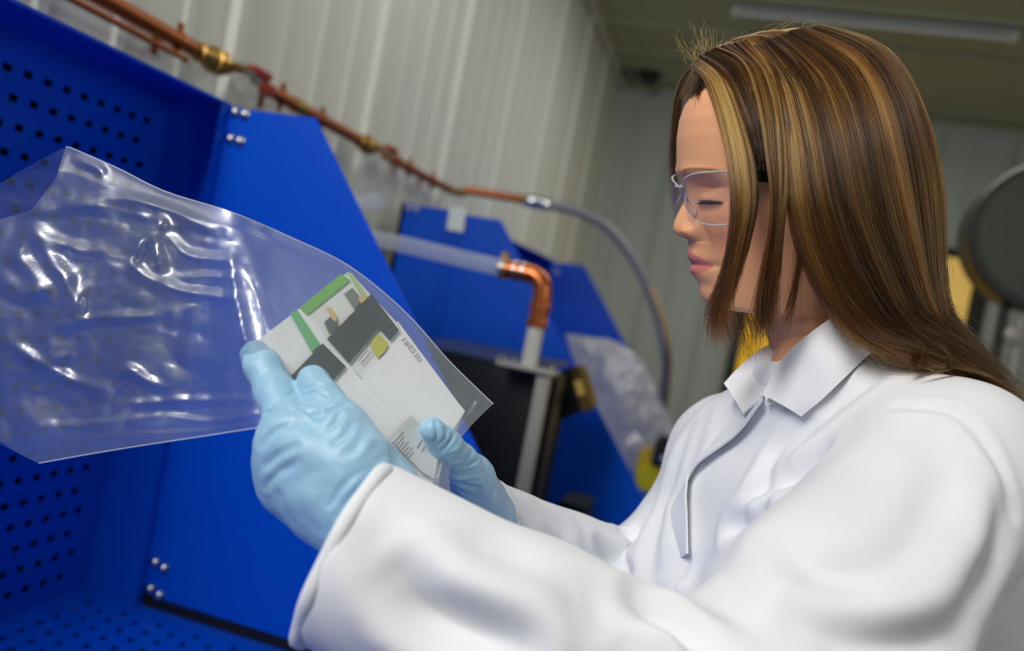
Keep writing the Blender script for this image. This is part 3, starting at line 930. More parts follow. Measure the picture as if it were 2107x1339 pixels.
vw = np.array([126, 129, 135, 146, 160, 195, 250, 320, 400, 460, 520, 570, 610, 650, 720, 800, 900], float)
Wd = np.array([0, .022, .033, .044, .053, .064, .070, .073, .0735, .071, .066, .062, .058, .055, .054, .056, .062])
rows = np.unique(np.concatenate([np.linspace(126, 200, 40), np.linspace(200, 640, 230), np.linspace(626, 652, 40), np.linspace(652, 900, 40)]))
NT = 180
th = np.linspace(-np.pi, np.pi, NT, endpoint=False)
# concentrate columns at the front
th = th-0.45*np.sin(th)*1.0
def smooth_interp(x, xp, yp, k=2):
    y = np.interp(x, xp, yp)
    for _ in range(k):
        y = np.concatenate([[y[0]], (y[:-2]+2*y[1:-1]+y[2:])/4, [y[-1]]])
    return y
uf = smooth_interp(rows, prof[:, 0], prof[:, 1])
ufb = smooth_interp(rows, base[:, 0], base[:, 1], 6)
ub = smooth_interp(rows, vb, ubk, 8)
ww = smooth_interp(rows, vw, Wd, 4)
s = PXF
cen = np.where(rows < 600, 1630, 1630+(rows-600)*0.35)
cen = np.clip(cen, ufb+1e-3, None)
cen[0] = 1640
F = np.zeros((len(rows), NT)); L = np.zeros_like(F); Z = np.zeros_like(F)
Cc, Ss = np.cos(th), np.sin(th)
for i, v in enumerate(rows):
    A = (cen[i]-ufb[i])*s
    B = (ub[i]-cen[i])*s
    jaw = np.clip((v-440)/170, 0, 1)*np.clip((660-v)/20, 0, 1)
    q = 0.86*(1-jaw)+1.25*jaw
    fx = np.where(Cc > 0, A*np.abs(Cc)**q, -B*np.abs(Cc))
    lat = ww[i]*np.sign(Ss)*np.abs(Ss)**(0.92 if v < 640 else 1)
    fwd = (1610-cen[i])*s+fx
    front = np.clip(Cc*1.5, 0, 1)
    add = (ufb[i]-uf[i])*s
    la = np.abs(lat)
    if v < 496:
        sg = np.interp(v, [360, 390, 430, 465, 480, 490, 496], [0.012, 0.0080, 0.0100, 0.0130, 0.0145, 0.0155, 0.018])
        if v < 360: sg = 0.03
        wgt = np.exp(-(la/sg)**2.2)
    elif v < 575:
        sg = 0.0235
        wgt = np.exp(-(la/sg)**4)*0.85+0.15*np.exp(-(la/0.012)**2)
    else:
        wgt = np.exp(-(la/0.024)**2.4)
    fwd = fwd+add*wgt*front
    # nostril wings and the hollow above them
    fwd += front*0.0080*np.exp(-((la-0.0155)/0.0055)**2-((v-474)/13)**2)
    fwd -= front*0.0025*np.exp(-((la-0.0235)/0.005)**2-((v-478)/16)**2)
    # eye socket, lid, brow, cheek, mouth corner
    fwd -= front*0.0095*np.exp(-((la-0.030)/0.015)**2-((v-398)/26)**2)
    lat = lat-np.sign(lat)*front*0.002*np.exp(-((la-0.045)/0.014)**2-((v-400)/22)**2)
    lid = np.exp(-((la-0.031)/0.0125)**2-((v-406)/15)**2)
    fwd += front*0.0082*lid
    fwd -= front*0.0018*np.exp(-((la-0.031)/0.013)**2-((v-415)/2.2)**2)
    fwd -= front*0.0022*np.exp(-((la-0.031)/0.014)**2-((v-386)/4)**2)
    fwd += front*0.0035*np.exp(-((la-0.028)/0.022)**2-((v-354)/12)**2)
    fwd += front*0.0035*np.exp(-((la-0.043)/0.018)**2-((v-455)/34)**2)
    fwd -= front*0.0022*np.exp(-((la-0.0255)/0.006)**2-((v-542)/8)**2)
    F[i], L[i], Z[i] = fwd, lat, (400-(v if v > 210 else 210-(210-v)*0.84))*PXM
hV = (H0+F[..., None]*HF+L[..., None]*HL+Z[..., None]*HU).reshape(-1, 3)
idx = np.arange(len(rows)*NT).reshape(len(rows), NT)
nx = np.roll(idx, -1, 1)
hQ = np.stack([idx[:-1], nx[:-1], nx[1:], idx[1:]], -1).reshape(-1, 4)
vv = np.repeat(rows, NT); la = np.abs(L.reshape(-1)); fr = np.tile(Cc, len(rows))
skin = np.array(lin(228, 168, 126)[:3]); lipc = np.array(lin(198, 112, 110)[:3]); browc = np.array(lin(104, 66, 36)[:3])
scalp = np.array(lin(62, 38, 16)[:3]); cheek = np.array(lin(224, 146, 112)[:3])
col = np.tile(skin, (len(vv), 1))
def blend(w, c):
    global col
    w = np.clip(w, 0, 1)[:, None]
    col = col*(1-w)+c*w
blend(0.5*np.exp(-((la-0.045)/0.02)**2-((vv-470)/40)**2)*(fr > 0), cheek)
blend(0.35*np.exp(-(la/0.012)**2-((vv-470)/16)**2)*(fr > 0), cheek)
mw = 0.0245
upl = 524-4*np.exp(-((la-0.006)/0.006)**2)+ (la/mw)**2*14
lol = 570-(la/mw)**2*22
lipm = np.clip((vv-(514+(la/mw)**2*24))/3, 0, 1)*np.clip((lol-vv)/4, 0, 1)*np.clip((mw-la)/0.002, 0, 1)*(fr > 0)
blend(lipm*0.85, lipc)
blend(np.exp(-((vv-542.5)/1.8)**2)*np.clip((mw-la)/0.002, 0, 1)*(fr > 0)*0.45, np.array(lin(120, 52, 54)[:3]))
blend(0.65*np.exp(-((la-0.0085)/0.0038)**2-((vv-488.5)/2.6)**2)*(fr > 0), np.array(lin(92, 48, 38)[:3]))
bc = 350+((la-0.028)/0.02)**2*5
blend(0.8*np.clip(1-np.abs(vv-bc)/5, 0, 1)*np.clip((la-0.010)/0.004, 0, 1)*np.clip((0.052-la)/0.008, 0, 1)*(fr > 0), browc)
blend(0.9*np.exp(-((vv-414.5)/1.8)**2)*np.clip((la-0.018)/0.003, 0, 1)*np.clip((0.045-la)/0.003, 0, 1)*(fr > 0), np.array(lin(48, 42, 34)[:3]))
blend(0.55*np.exp(-((vv-418.5)/2.6)**2)*np.exp(-((la-0.031)/0.009)**2)*(fr > 0), np.array(lin(90, 108, 104)[:3]))
hl = np.where(fr > 0.22, 192+np.clip((0.72-fr)/0.3, 0, 1)*50, 242+np.clip((0.22-fr)/0.3, 0, 1)*560)
blend(np.clip((hl-vv)/20, 0, 1)*np.clip((540-vv)/30, 0, 1), scalp)

# hidden body below the clothes, legs to the floor
HIPS = MID-UPV*0.52
def f_body(p):
    d = f_torso(p, -0.030)
    d = smin(d, rc(p, NB-UPV*0.02, SN, 0.040, 0.042), 0.03)
    d = smin(d, rc(p, NB-UPV*0.02, SF, 0.040, 0.042), 0.03)
    d = smin(d, rc(p, NB-UPV*0.05, NB+UPV*0.03, 0.05, 0.047), 0.02)
    d = smin(d, rc(p, SN, EN, 0.040, 0.034), 0.02)
    d = smin(d, rc(p, EN, P(760, 1062, 0.565), 0.035, 0.024), 0.01)
    d = smin(d, rc(p, SF, EF, 0.042, 0.034), 0.02)
    d = smin(d, rc(p, EF, P(985, 1058, 0.745), 0.033, 0.022), 0.01)
    for sg in (1, -1):
        hip = HIPS+LATV*sg*0.085
        kn = np.array([hip[0]-0.01, hip[1], 0.46])+FWDV*0.02
        an = np.array([hip[0], hip[1], 0.09])
        d = smin(d, rc(p, hip, kn, 0.078, 0.052), 0.03)
        d = smin(d, rc(p, kn, an, 0.05, 0.034), 0.02)
    return d
bV, bQ = sdf_mesh(f_body, np.minimum(lo, [MID[0]-0.3, MID[1]-0.3, 0.03]), hi, 0.009)
bV, bQ = oriented(bV, bQ, f_body)
pV = np.vstack([hV, bV])
pQ = np.vstack([hQ, bQ+len(hV)])
M_SKIN = mat('skin', skin.tolist()+[1], 0.46, spec=0.4, bump=0.05, bscale=900)
_b = M_SKIN.node_tree.nodes['Principled BSDF']
_b.inputs['Subsurface Weight'].default_value = 0.25
_b.inputs['Subsurface Radius'].default_value = (1.0, 0.35, 0.18)
_b.inputs['Subsurface Scale'].default_value = 0.004
_a = M_SKIN.node_tree.nodes.new('ShaderNodeAttribute'); _a.attribute_name = 'tone'
M_SKIN.node_tree.links.new(_a.outputs['Color'], _b.inputs['Base Color'])
person = mesh_obj('person', pV, pQ, M_SKIN, None, True)
ca = person.data.color_attributes.new('tone', 'FLOAT_COLOR', 'POINT')
cc_ = np.ones((len(pV), 4), np.float32)
cc_[:len(hV), :3] = col
cc_[len(hV):, :3] = skin
ca.data.foreach_set('color', cc_.ravel())
tag(person, 'woman in white lab coat and clear safety glasses examining a sealed packet', 'person')

coat = mesh_obj('lab_coat', cV, cQ, M_COAT, person, True)

# ------------------------------------------------------------------ collar, placket, pocket, cuffs
def sheet(name, G, thick, m, parent):
    """a cloth sheet from a grid of points, given thickness along its normal"""
    G = np.asarray(G, float)
    du = np.gradient(G, axis=0); dv = np.gradient(G, axis=1)
    n = np.cross(du, dv); n /= np.linalg.norm(n, axis=2)[..., None]+1e-12
    if (n.reshape(-1, 3).mean(0))@FW > 0: n = -n
    a, b = G+n*thick/2, G-n*thick/2
    nu, nv = G.shape[:2]
    idx = np.arange(nu*nv).reshape(nu, nv); o = nu*nv
    f = np.stack([idx[:-1, :-1], idx[1:, :-1], idx[1:, 1:], idx[:-1, 1:]], -1).reshape(-1, 4)
    fs = np.vstack([f, f[:, ::-1]+o])
    rim = list(idx[:, 0])+list(idx[-1, 1:])+list(idx[-2::-1, -1])+list(idx[0, -2:0:-1])
    r = np.array(rim); r2 = np.roll(r, -1)
    fs = np.vstack([fs, np.stack([r, r2, r2+o, r+o], -1)])
    ob = mesh_obj(name, np.vstack([a.reshape(-1, 3), b.reshape(-1, 3)]), fs, m, parent, True)
    sharp(ob, 60)
    return ob

def loft(A, B, nu, nv, bulge=0.0):
    a, b = catmull(A, nu), catmull(B, nu)
    G = np.zeros((nu, nv, 3))
    for j in range(nv):
        t = j/(nv-1)
        G[:, j] = a*(1-t)+b*t
        G[:, j] -= FW*bulge*math.sin(math.pi*t)
    return G

def on_coat(px, off, dflt=0.7):
    out = []
    for p in px:
        h = hit(bvhC, p[0], p[1], off)
        out.append(h if h is not None else P(p[0], p[1], dflt))
    return out

fold_n = [P(1765, 628, .700), P(1722, 648, .690), P(1660, 692, .692), P(1608, 742, .708), P(1570, 812, .712)]
tip = [P(1830, 705, .640), P(1785, 745, .640), P(1738, 785, .645), P(1695, 822, .655), P(1657, 852, .668)]
for i, p in enumerate(tip):
    h = hit(bvhC, *[(1830, 705), (1785, 745), (1738, 785), (1695, 822), (1657, 852)][i], 0.006)
    if h is not None: tip[i] = h
G = loft(fold_n, tip, 26, 14, 0.006)
sheet('collar', G, 0.0022, M_COAT, coat)
fold_f = [P(1606, 700, .800), P(1562, 722, .795), P(1520, 758, .790), P(1490, 790, .778)]
in_f = [P(1612, 735, .770), P(1598, 765, .745), P(1572, 812, .728), P(1530, 851, .738)]
sheet('collar', loft(fold_f, in_f, 20, 12, 0.003), 0.0022, M_COAT, coat)
# collar stand inside the opening
sheet('collar_stand', loft([P(1765, 640, .712), P(1690, 690, .705), P(1615, 750, .722), P(1574, 815, .722)],
                           [P(1770, 700, .705), P(1700, 740, .695), P(1630, 800, .712), P(1580, 835, .716)], 20, 6), 0.002, M_COAT, coat)
L0 = [(1570, 815), (1505, 868), (1452, 935), (1392, 1030), (1384, 1070), (1404, 1146)]
L1 = [(1588, 826), (1534, 902), (1445, 968), (1432, 1010), (1432, 1070), (1434, 1146)]
sheet('placket', loft(on_coat(L0, 0.001), on_coat(L1, 0.011), 50, 10), 0.002, M_COAT, coat)
def ring(c, ax, r, rr, n=60):
    t, a, b = frame_of(ax)
    ang = np.linspace(0, 2*np.pi, n)
    return c+np.cos(ang)[:, None]*a*r+np.sin(ang)[:, None]*b*r*rr
for c, ax, r in ((WN, cuffN, 0.0612), (WF, cuffF, 0.0494)):
    bm = bmesh.new()
    t, a, b = frame_of(ax)
    n = 72
    rings = []
    for (h, dr_) in ((0.006, -0.004), (-0.0015, -0.004), (-0.0025, 0.0005), (-0.001, 0.0022), (0.003, 0.0024), (0.006, 0.0012), (0.0075, -0.003)):
        rings.append([bm.verts.new(tuple(c+ax*h+(a*math.cos(2*math.pi*k/n)+b*math.sin(2*math.pi*k/n))*(r+dr_+0.0012*math.sin(k*0.7)+0.001*math.sin(k*0.26+1)))) for k in range(n)])
    for p_, q_ in zip(rings[:-1], rings[1:]):
        for k in range(n):
            bm.faces.new((p_[k], p_[(k+1) % n], q_[(k+1) % n], q_[k]))
    bm_obj('cuff', bm, M_COAT, coat, True)

# trousers and shoes below the frame
M_TROUS = mat('dark_trousers', lin(42, 46, 58), 0.8)
def f_trous(p):
    d = None
    for sg in (1, -1):
        hip = HIPS+LATV*sg*0.085
        kn = np.array([hip[0]-0.01, hip[1], 0.46])+FWDV*0.02
        an = np.array([hip[0], hip[1], 0.09])
        e = smin(rc(p, hip, kn, 0.092, 0.066), rc(p, kn, an, 0.066, 0.056), 0.03)
        d = e if d is None else smin(d, e, 0.02)
    return d
tV, tQ = sdf_mesh(f_trous, [MID[0]-0.3, MID[1]-0.3, 0.05], [MID[0]+0.3, MID[1]+0.3, HIPS[2]+0.05], 0.010)
mesh_obj('trousers', tV, tQ, M_TROUS, person, True)
M_SHOE = mat('black_shoe', lin(22, 22, 24), 0.4)
for sg in (1, -1):
    hip = HIPS+LATV*sg*0.085
    c0 = np.array([hip[0], hip[1], 0.045])
    fd = np.array([FWDV[0], FWDV[1], 0]); fd /= np.linalg.norm(fd)
    def f_shoe(p, c0=c0, fd=fd):
        d = smin(rc(p, c0-fd*0.05, c0+fd*0.12, 0.042, 0.036), rc(p, c0, c0+np.array([0, 0, 0.06]), 0.05, 0.05), 0.03)
        return np.maximum(d, 0.002-p[:, 2])
    sV, sQ = sdf_mesh(f_shoe, c0-0.16, c0+0.2, 0.008)
    mesh_obj('shoe', sV, sQ, M_SHOE, person, True)

# ------------------------------------------------------------------ gloves
M_GLOVE = mat('blue_nitrile', lin(152, 194, 220), 0.42, spec=0.45, bump=0.04, bscale=900)
M_GLOVE.node_tree.nodes['Principled BSDF'].inputs['Subsurface Weight'].default_value = 0.1
M_GLOVE.node_tree.nodes['Principled BSDF'].inputs['Subsurface Scale'].default_value = 0.003
def chain(p, pts, k=0.006):
    d = None
    for (a, b) in zip(pts[:-1], pts[1:]):
        e = rc(p, P(*a[:3]), P(*b[:3]), a[3], b[3])
        d = e if d is None else smin(d, e, k)
    return d
def f_gl(p):
    d = chain(p, [(820, 1120, .555, .037), (752, 1040, .562, .034), (672, 945, .562, .030)])
    d = smin(d, chain(p, [(752, 1040, .562, .034), (600, 985, .575, .021)]), 0.02)
    d = smin(d, chain(p, [(720, 1010, .560, .031), (596, 925, .568, .023)]), 0.02)
    d = smin(d, chain(p, [(660, 1030, .567, .022), (610, 1000, .575, .020)]), 0.02)
    d = smin(d, chain(p, [(700, 965, .558, .029), (606, 895, .566, .020)]), 0.018)
    # index along the packet edge
    ix = chain(p, [(606, 890, .568, .0185), (566, 806, .588, .0138), (542, 757, .598, .0126), (526, 731, .606, .0112)])
    d = smin(d, ix, 0.006)
    # thumb
    tb = chain(p, [(735, 945, .552, .024), (705, 888, .560, .0185), (668, 828, .577, .0138), (643, 783, .586, .0112)])
    d = smin(d, tb, 0.005)
    # middle, ring and little finger close behind the packet
    for y0, y1, dd in ((905, 885, 0.0), (945, 920, 0.004), (985, 955, 0.008)):
        d = smin(d, chain(p, [(577, y0, .583+dd, .0150), (566, y0-8, .612+dd, .0135), (612, y1+6, .638+dd, .0122), (668, y1+10, .642+dd, .0105)]), 0.006)
    return d
def f_gr(p):
    d = chain(p, [(1000, 1078, .755, .028), (975, 1030, .712, .026), (962, 985, .682, .021)])
    d = smin(d, chain(p, [(1000, 1078, .755, .028), (975, 1060, .72, .026), (945, 1010, .69, .020)]), 0.015)
    tb = chain(p, [(968, 990, .680, .0190), (945, 955, .656, .0155), (915, 914, .634, .0125), (889, 884, .622, .0098)])
    d = smin(d, tb, 0.010)
    for q in range(4):
        a = (955-q*10, 990+q*16, .700+q*.004, .0150)
        d = smin(d, chain(p, [a, (905-q*6, 955+q*22, .694+q*.004, .0130), (850-q*4, 925+q*24, .688+q*.004, .0118), (800, 905+q*26, .684+q*.004, .010)]), 0.006)
    return d
for f, l_, h_, cr in (
    (f_gl, (480, 700), (860, 1160), [
        ([(668, 850), (690, 838), (712, 832)], 0.0022, -0.0035), ([(612, 835), (640, 850), (655, 846)], 0.0018, -0.002), ([(640, 848), (660, 858)], 0.0025, -0.0025),
        ([(628, 800), (650, 792), (672, 796)], 0.0016, -0.0014), ([(632, 812), (655, 806), (672, 812)], 0.0016, -0.0012),
        ([(700, 850), (690, 870), (676, 880)], 0.002, -0.0012), ([(725, 872), (712, 895), (690, 910)], 0.0025, -0.0015), ([(748, 890), (735, 920), (712, 935)], 0.003, -0.0014),
        ([(560, 830), (590, 815), (612, 800)], 0.0018, -0.0010), ([(545, 850), (575, 842), (600, 846)], 0.002, -0.0018),
        ([(540, 915), (560, 892), (600, 872)], 0.0030, -0.0020), ([(545, 960), (575, 934), (610, 915)], 0.0026, -0.0014),
        ([(546, 1004), (570, 975), (610, 950)], 0.0026, -0.0012),
        ([(680, 1040), (720, 990), (790, 940)], 0.0024, -0.0014), ([(690, 1060), (735, 1010), (798, 962)], 0.0024, -0.0014), ([(700, 1020), (730, 985), (770, 950)], 0.0024, 0.0011),
        ([(570, 960), (640, 975), (690, 1010)], 0.010, -0.0022), ([(640, 880), (660, 910), (700, 930)], 0.008, -0.0014)]),
    (f_gr, (780, 820), (1060, 1110), [
        ([(893, 908), (899, 895), (896, 868)], 0.0016, -0.0018), ([(902, 915), (914, 898), (916, 885)], 0.0016, -0.0014), ([(910, 925), (925, 905), (935, 892)], 0.0016, -0.0016),
        ([(926, 940), (945, 930), (955, 914)], 0.0018, -0.0025), ([(930, 950), (955, 944), (970, 930)], 0.0018, -0.002), ([(932, 962), (960, 955), (982, 944)], 0.0018, -0.002),
        ([(932, 975), (965, 970), (992, 965)], 0.002, -0.002), ([(930, 990), (965, 1000), (985, 1004)], 0.002, -0.002), ([(925, 1005), (950, 1030), (975, 1050)], 0.0024, -0.003),
        ([(928, 985), (960, 985), (990, 980)], 0.0016, 0.001), ([(922, 1015), (940, 1045), (965, 1070)], 0.0024, -0.0025)])):
    dl = .50 if f is f_gl else .58
    dh_ = .70 if f is f_gl else .80
    cs = np.array([P(u, v, d) for u in (l_[0], h_[0]) for v in (l_[1], h_[1]) for d in (dl, dh_)])
    gV, gQ = sdf_mesh(f, cs.min(0), cs.max(0), 0.0016)
    gV, gQ = oriented(gV, gQ, f)
    gV = smooth_mesh(gV, gQ, 1)
    gV = folds(gV, gQ, caster(gV, gQ), cr)
    gV += vnormals(gV, gQ)*(0.0012*(vnoise(gV*70, 4)-0.5)+0.0009*(vnoise(gV*150, 6)-0.5))[:, None]
    mesh_obj('glove', gV, gQ, M_GLOVE, person, True)

# ------------------------------------------------------------------ safety glasses
M_LENS = film_mat('clear_lens', (0.95, 0.94, 0.97), 0.03, 0.07, 0.03, (0.8, 0.8, 0.9), 1.5)
for n in M_LENS.node_tree.nodes:
    if n.type == 'BSDF_GLOSSY':
        n.inputs['Color'].default_value = (0.72, 0.58, 0.9, 1)
M_CLEAR = mat('clear_frame', lin(196, 196, 198), 0.12, spec=0.9, Alpha=0.62)
M_BLKT = mat('black_temple', lin(14, 14, 16), 0.22)
gl = thing('safety_glasses', 'clear wraparound safety glasses with black temples worn by the woman', 'glasses', H0+HF*0.09)
def HP(f, l, v):
    return H0+HF*f*(PXF/0.000444)+HL*l+HU*((400-v)*PXM)
def lens_f(l):
    l = abs(l)
    return 0.0985-0.0060*math.exp(-(l/0.009)**2)-0.036*(max(0, l-0.018)/0.047)**2
lx = [0.006, 0.012, 0.02, 0.029, 0.038, 0.047, 0.056, 0.063]
ltop = [386, 378, 370, 363, 359, 357, 356, 358]
lbot = [396, 412, 430, 446, 455, 459, 458, 448]
for sg in (1, -1):
    n, k = 34, 18
    G = np.zeros((n, k, 3))
    for i, l in enumerate(np.linspace(0.006, 0.063, n)):
        a, b = np.interp(l, lx, ltop), np.interp(l, lx, lbot)
        for j in range(k):
            v = a+(b-a)*j/(k-1)
            G[i, j] = HP(lens_f(l)-0.0035*((j/(k-1)-0.4)*1.6)**2, sg*l, v)
    lens = grid_obj('lens', G, M_LENS, gl)
    tube('rim', np.vstack([G[:, 0], G[-1, 1:-1]]), 0.0010, M_CLEAR, lens, 8)
    tube('lower_rim', np.vstack([G[0, :], G[1:, -1]]), 0.0007, M_CLEAR, lens, 6)
    tp = [HP(lens_f(.063), sg*.063, 364), HP(.0600, sg*.0685, 364), HP(.050, sg*.0725, 365), HP(0.025, sg*.077, 370), HP(-.01, sg*.079, 380), HP(-.05, sg*.077, 408)]
    tps = catmull(tp, 30)
    bm = bmesh.new()
    for c0, c1 in zip(tps[:-1], tps[1:]):
        pass
    w = HU*0.0050; th_ = HL*0.0011
    for sname, rng, mm in (('temple_hinge', (0, 5), M_CLEAR), ('temple', (5, 29), M_BLKT)):
        Gt = np.stack([tps[rng[0]:rng[1]+1]-w, tps[rng[0]:rng[1]+1]+w], 1)
        sheet(sname, Gt, 0.0026, mm, gl)
tube('bridge', [HP(lens_f(.01), .010, 383), HP(.0935, 0, 386), HP(lens_f(.01), -.010, 383)], 0.0017, M_CLEAR, gl, 8)
tube('nose_pad', catmull([HP(.0945, .006, 390), HP(.090, .010, 408), HP(.086, .0165, 430), HP(.088, .0185, 440), HP(.091, .017, 428)], 20), 0.0008, M_CLEAR, gl, 6)
tube('nose_pad', catmull([HP(.0945, -.006, 390), HP(.090, -.010, 408), HP(.086, -.0165, 430), HP(.088, -.0185, 440), HP(.091, -.017, 428)], 20), 0.0008, M_CLEAR, gl, 6)
lathe('screw', HP(.0975, .008, 389), HF*0.6+HL*0.8, [(0, 0.0016), (0.001, 0.0014)], M_STEEL, gl, 10)

# eyelashes
bvhH = caster(hV, hQ)
for sg in (1, -1):
    bm = bmesh.new()
    for q in range(26):
        l = 0.0195+0.025*q/25
        o0 = HP(0.2, sg*l, 415)
        r = bvhH.ray_cast(Vector(o0), Vector(-HF))
        if r[0] is None: continue
        p0 = np.array(r[0])
        dirv = HF*0.8+HL*sg*0.25*(q/25)-HU*0.28
        ln = 0.0085*(0.7+0.3*math.sin(q/25*math.pi))
        add_tube(bm, [p0-HF*0.001, p0+dirv*ln*0.5-HU*0.0006, p0+dirv*ln+HU*0.0006], [0.0005, 0.00035, 0.00012], 4)
    bm_obj('eyelashes', bm, M_DARK, person, True)['kind'] = 'stuff'

# ------------------------------------------------------------------ hair
def lerp_guides(gs, K=16):
    return np.stack([catmull([P(*q) for q in g], K) for g in gs])
def strands(gs, n, thick=0.01, jit=0.0015, cut=(0.86, 1.0), K=16, s_pow=1.0, wave=0.0015, seed=0, clump=0.0, shrink=0.0, spread=0.0):
    G = lerp_guides(gs, K)
    rng = np.random.default_rng(seed)
    s = np.sort(rng.random(n)**s_pow)
    x = s*(len(gs)-1)
    i = np.minimum(x.astype(int), max(0, len(gs)-2))
    f = (x-i)[:, None, None]
    if len(gs) > 2:
        g0, g1, g2, g3 = G[np.maximum(i-1, 0)], G[i], G[i+1], G[np.minimum(i+2, len(gs)-1)]
        pts = 0.5*((2*g1)+(-g0+g2)*f+(2*g0-5*g1+4*g2-g3)*f*f+(-g0+3*g1-3*g2+g3)*f**3)
    else:
        pts = G[0][None]*(1-f)+G[1][None]*f
    t = np.linspace(0, 1, K)
    lay = rng.random(n)**1.5
    # inner layers lie closer to the head
    C_ = P(1650, 400, 0.765)
    body = np.clip(np.sin(np.pi*np.clip(t*1.15, 0, 1)), 0, 1)*0.8+0.2
    inward = (C_-pts); inward /= np.linalg.norm(inward, axis=2)[..., None]+1e-9
    pts = pts+inward*(lay[:, None]*thick*body[None])[..., None]
    if shrink:
        pts = pts+(C_-pts)*shrink*np.clip(1-t*0.6, 0, 1)[None, :, None]
    # clumping: neighbouring strands pull to shared centre lines that sit proud
    if clump:
        ph = vnoise(np.stack([s*clump, np.full(n, 3.3+seed), np.zeros(n)], 1), 3)
        ph2 = vnoise(np.stack([s*clump*2.7, np.full(n, 9.1+seed), np.zeros(n)], 1), 5)
        rise = (ph-0.5)*0.011+(ph2-0.5)*0.007
        pts = pts-inward*(rise[:, None]*(0.25+0.75*np.clip(t*2.5, 0, 1))[None])[..., None]
    j = rng.normal(size=(n, 3))*jit
    pts = pts+j[:, None, :]*(0.25+t[None, :, None])
    if spread:
        pts = pts+(rng.normal(size=(n, 3))*spread)[:, None, :]*(np.clip(t-0.55, 0, 1)**1.5)[None, :, None]
    w1 = rng.random((n, 3))*6.28; fr_ = 2+rng.random(n)*4
    wv = np.sin(t[None, :, None]*fr_[:, None, None]+w1[:, None, :])*wave
    pts = pts+wv*t[None, :, None]
    cutv = cut[0]+(cut[1]-cut[0])*rng.random(n)
    # resample to the cut length
    tt = t[None]*cutv[:, None]*(K-1)
    a = np.minimum(tt.astype(int), K-2); fr2 = (tt-a)[..., None]
    rowi = np.arange(n)[:, None]
    pts = pts[rowi, a]*(1-fr2)+pts[rowi, a+1]*fr2
    return pts, s, lay

near = [
    [(1548, 100, .735), (1590, 175, .685), (1612, 280, .662), (1622, 400, .652), (1642, 500, .655), (1682, 590, .655), (1728, 660, .655), (1790, 705, .648), (1880, 735, .635)],
    [(1585, 80, .735), (1660, 160, .680), (1700, 280, .648), (1722, 400, .638), (1752, 500, .638), (1798, 600, .640), (1850, 670, .640), (1910, 715, .635), (2010, 780, .625)],
    [(1630, 64, .74), (1740, 140, .685), (1790, 260, .650), (1818, 400, .642), (1845, 500, .643), (1880, 600, .645), (1915, 670, .645), (1968, 722, .640), (2060, 815, .625)],
    [(1672, 57, .745), (1790, 105, .705), (1855, 220, .675), (1885, 350, .665), (1903, 480, .665), (1914, 590, .665), (1936, 670, .662), (1995, 735, .655), (2088, 850, .635)],
    [(1690, 55, .75), (1805, 92, .735), (1870, 172, .722), (1914, 300, .715), (1931, 420, .712), (1934, 540, .706), (1944, 640, .70), (1985, 712, .685), (2105, 872, .650)],
    [(1690, 57, .77), (1795, 92, .785), (1862, 180, .785), (1904, 300, .785), (1922, 420, .780), (1926, 540, .772), (1932, 640, .765), (1970, 720, .735), (2095, 865, .690)],
]
far = [
    near[5],
    [(1650, 66, .79), (1730, 110, .835), (1800, 230, .850), (1830, 400, .850), (1835, 550, .840), (1840, 680, .815), (1900, 740, .775), (2000, 800, .74)],
    [(1580, 84, .79), (1620, 150, .835), (1660, 280, .855), (1690, 430, .855), (1710, 560, .845), (1740, 690, .820), (1800, 740, .80)],
    [(1520, 104, .785), (1545, 190, .830), (1565, 300, .848), (1580, 430, .848), (1590, 560, .845), (1600, 680, .835)],
]
lock1 = [
    [(1420, 138, .758), (1445, 158, .715), (1470, 225, .680), (1492, 310, .655), (1503, 400, .645), (1498, 500, .655), (1480, 590, .672), (1466, 640, .682), (1470, 702, .69)],
    [(1428, 126, .752), (1466, 152, .704), (1497, 230, .670), (1518, 325, .648), (1526, 420, .642), (1512, 510, .652), (1490, 600, .668), (1474, 646, .68), (1483, 706, .69)],
    [(1440, 116, .748), (1490, 160, .697), (1524, 255, .664), (1546, 350, .645), (1546, 440, .642), (1524, 530, .652), (1496, 612, .668), (1480, 652, .68), (1492, 722, .69)],
]
lock2 = [
    [(1470, 98, .742), (1530, 128, .703), (1562, 220, .668), (1580, 330, .650), (1590, 430, .648), (1572, 555, .655), (1562, 640, .66), (1566, 705, .665)],
    [(1505, 88, .738), (1562, 140, .692), (1590, 230, .660), (1598, 340, .645), (1600, 440, .643), (1587, 560, .652), (1573, 645, .66), (1573, 700, .665)],
    [(1535, 78, .735), (1590, 150, .688), (1612, 260, .656), (1618, 370, .643), (1608, 460, .643), (1594, 565, .652), (1580, 640, .66), (1574, 690, .665)],
]
bridge_ = [lock1[2], [(1455, 105, .745), (1515, 140, .70), (1553, 240, .668), (1570, 300, .66), (1585, 345, .66), (1592, 380, .662)], lock2[0]]
bridge_ = [[(1440, 116, .75), (1500, 160, .70), (1538, 240, .676), (1556, 300, .672), (1566, 340, .672)],
           [(1470, 98, .745), (1530, 128, .708), (1560, 210, .678), (1578, 280, .670), (1588, 340, .668)]]
lock3 = [[(1560, 95, .735), (1606, 200, .668), (1628, 400, .652), (1640, 520, .655), (1624, 620, .665), (1606, 690, .672)],
         [(1570, 92, .735), (1616, 200, .666), (1640, 400, .650), (1650, 520, .652), (1634, 620, .662), (1612, 690, .67)]]
front0 = [[(1462, 112, .765), (1420, 150, .785), (1400, 195, .800), (1390, 260, .812), (1384, 340, .822), (1392, 430, .826)],
          [(1470, 112, .775), (1412, 146, .80), (1388, 200, .82), (1382, 270, .83), (1384, 350, .835), (1400, 450, .84)]]
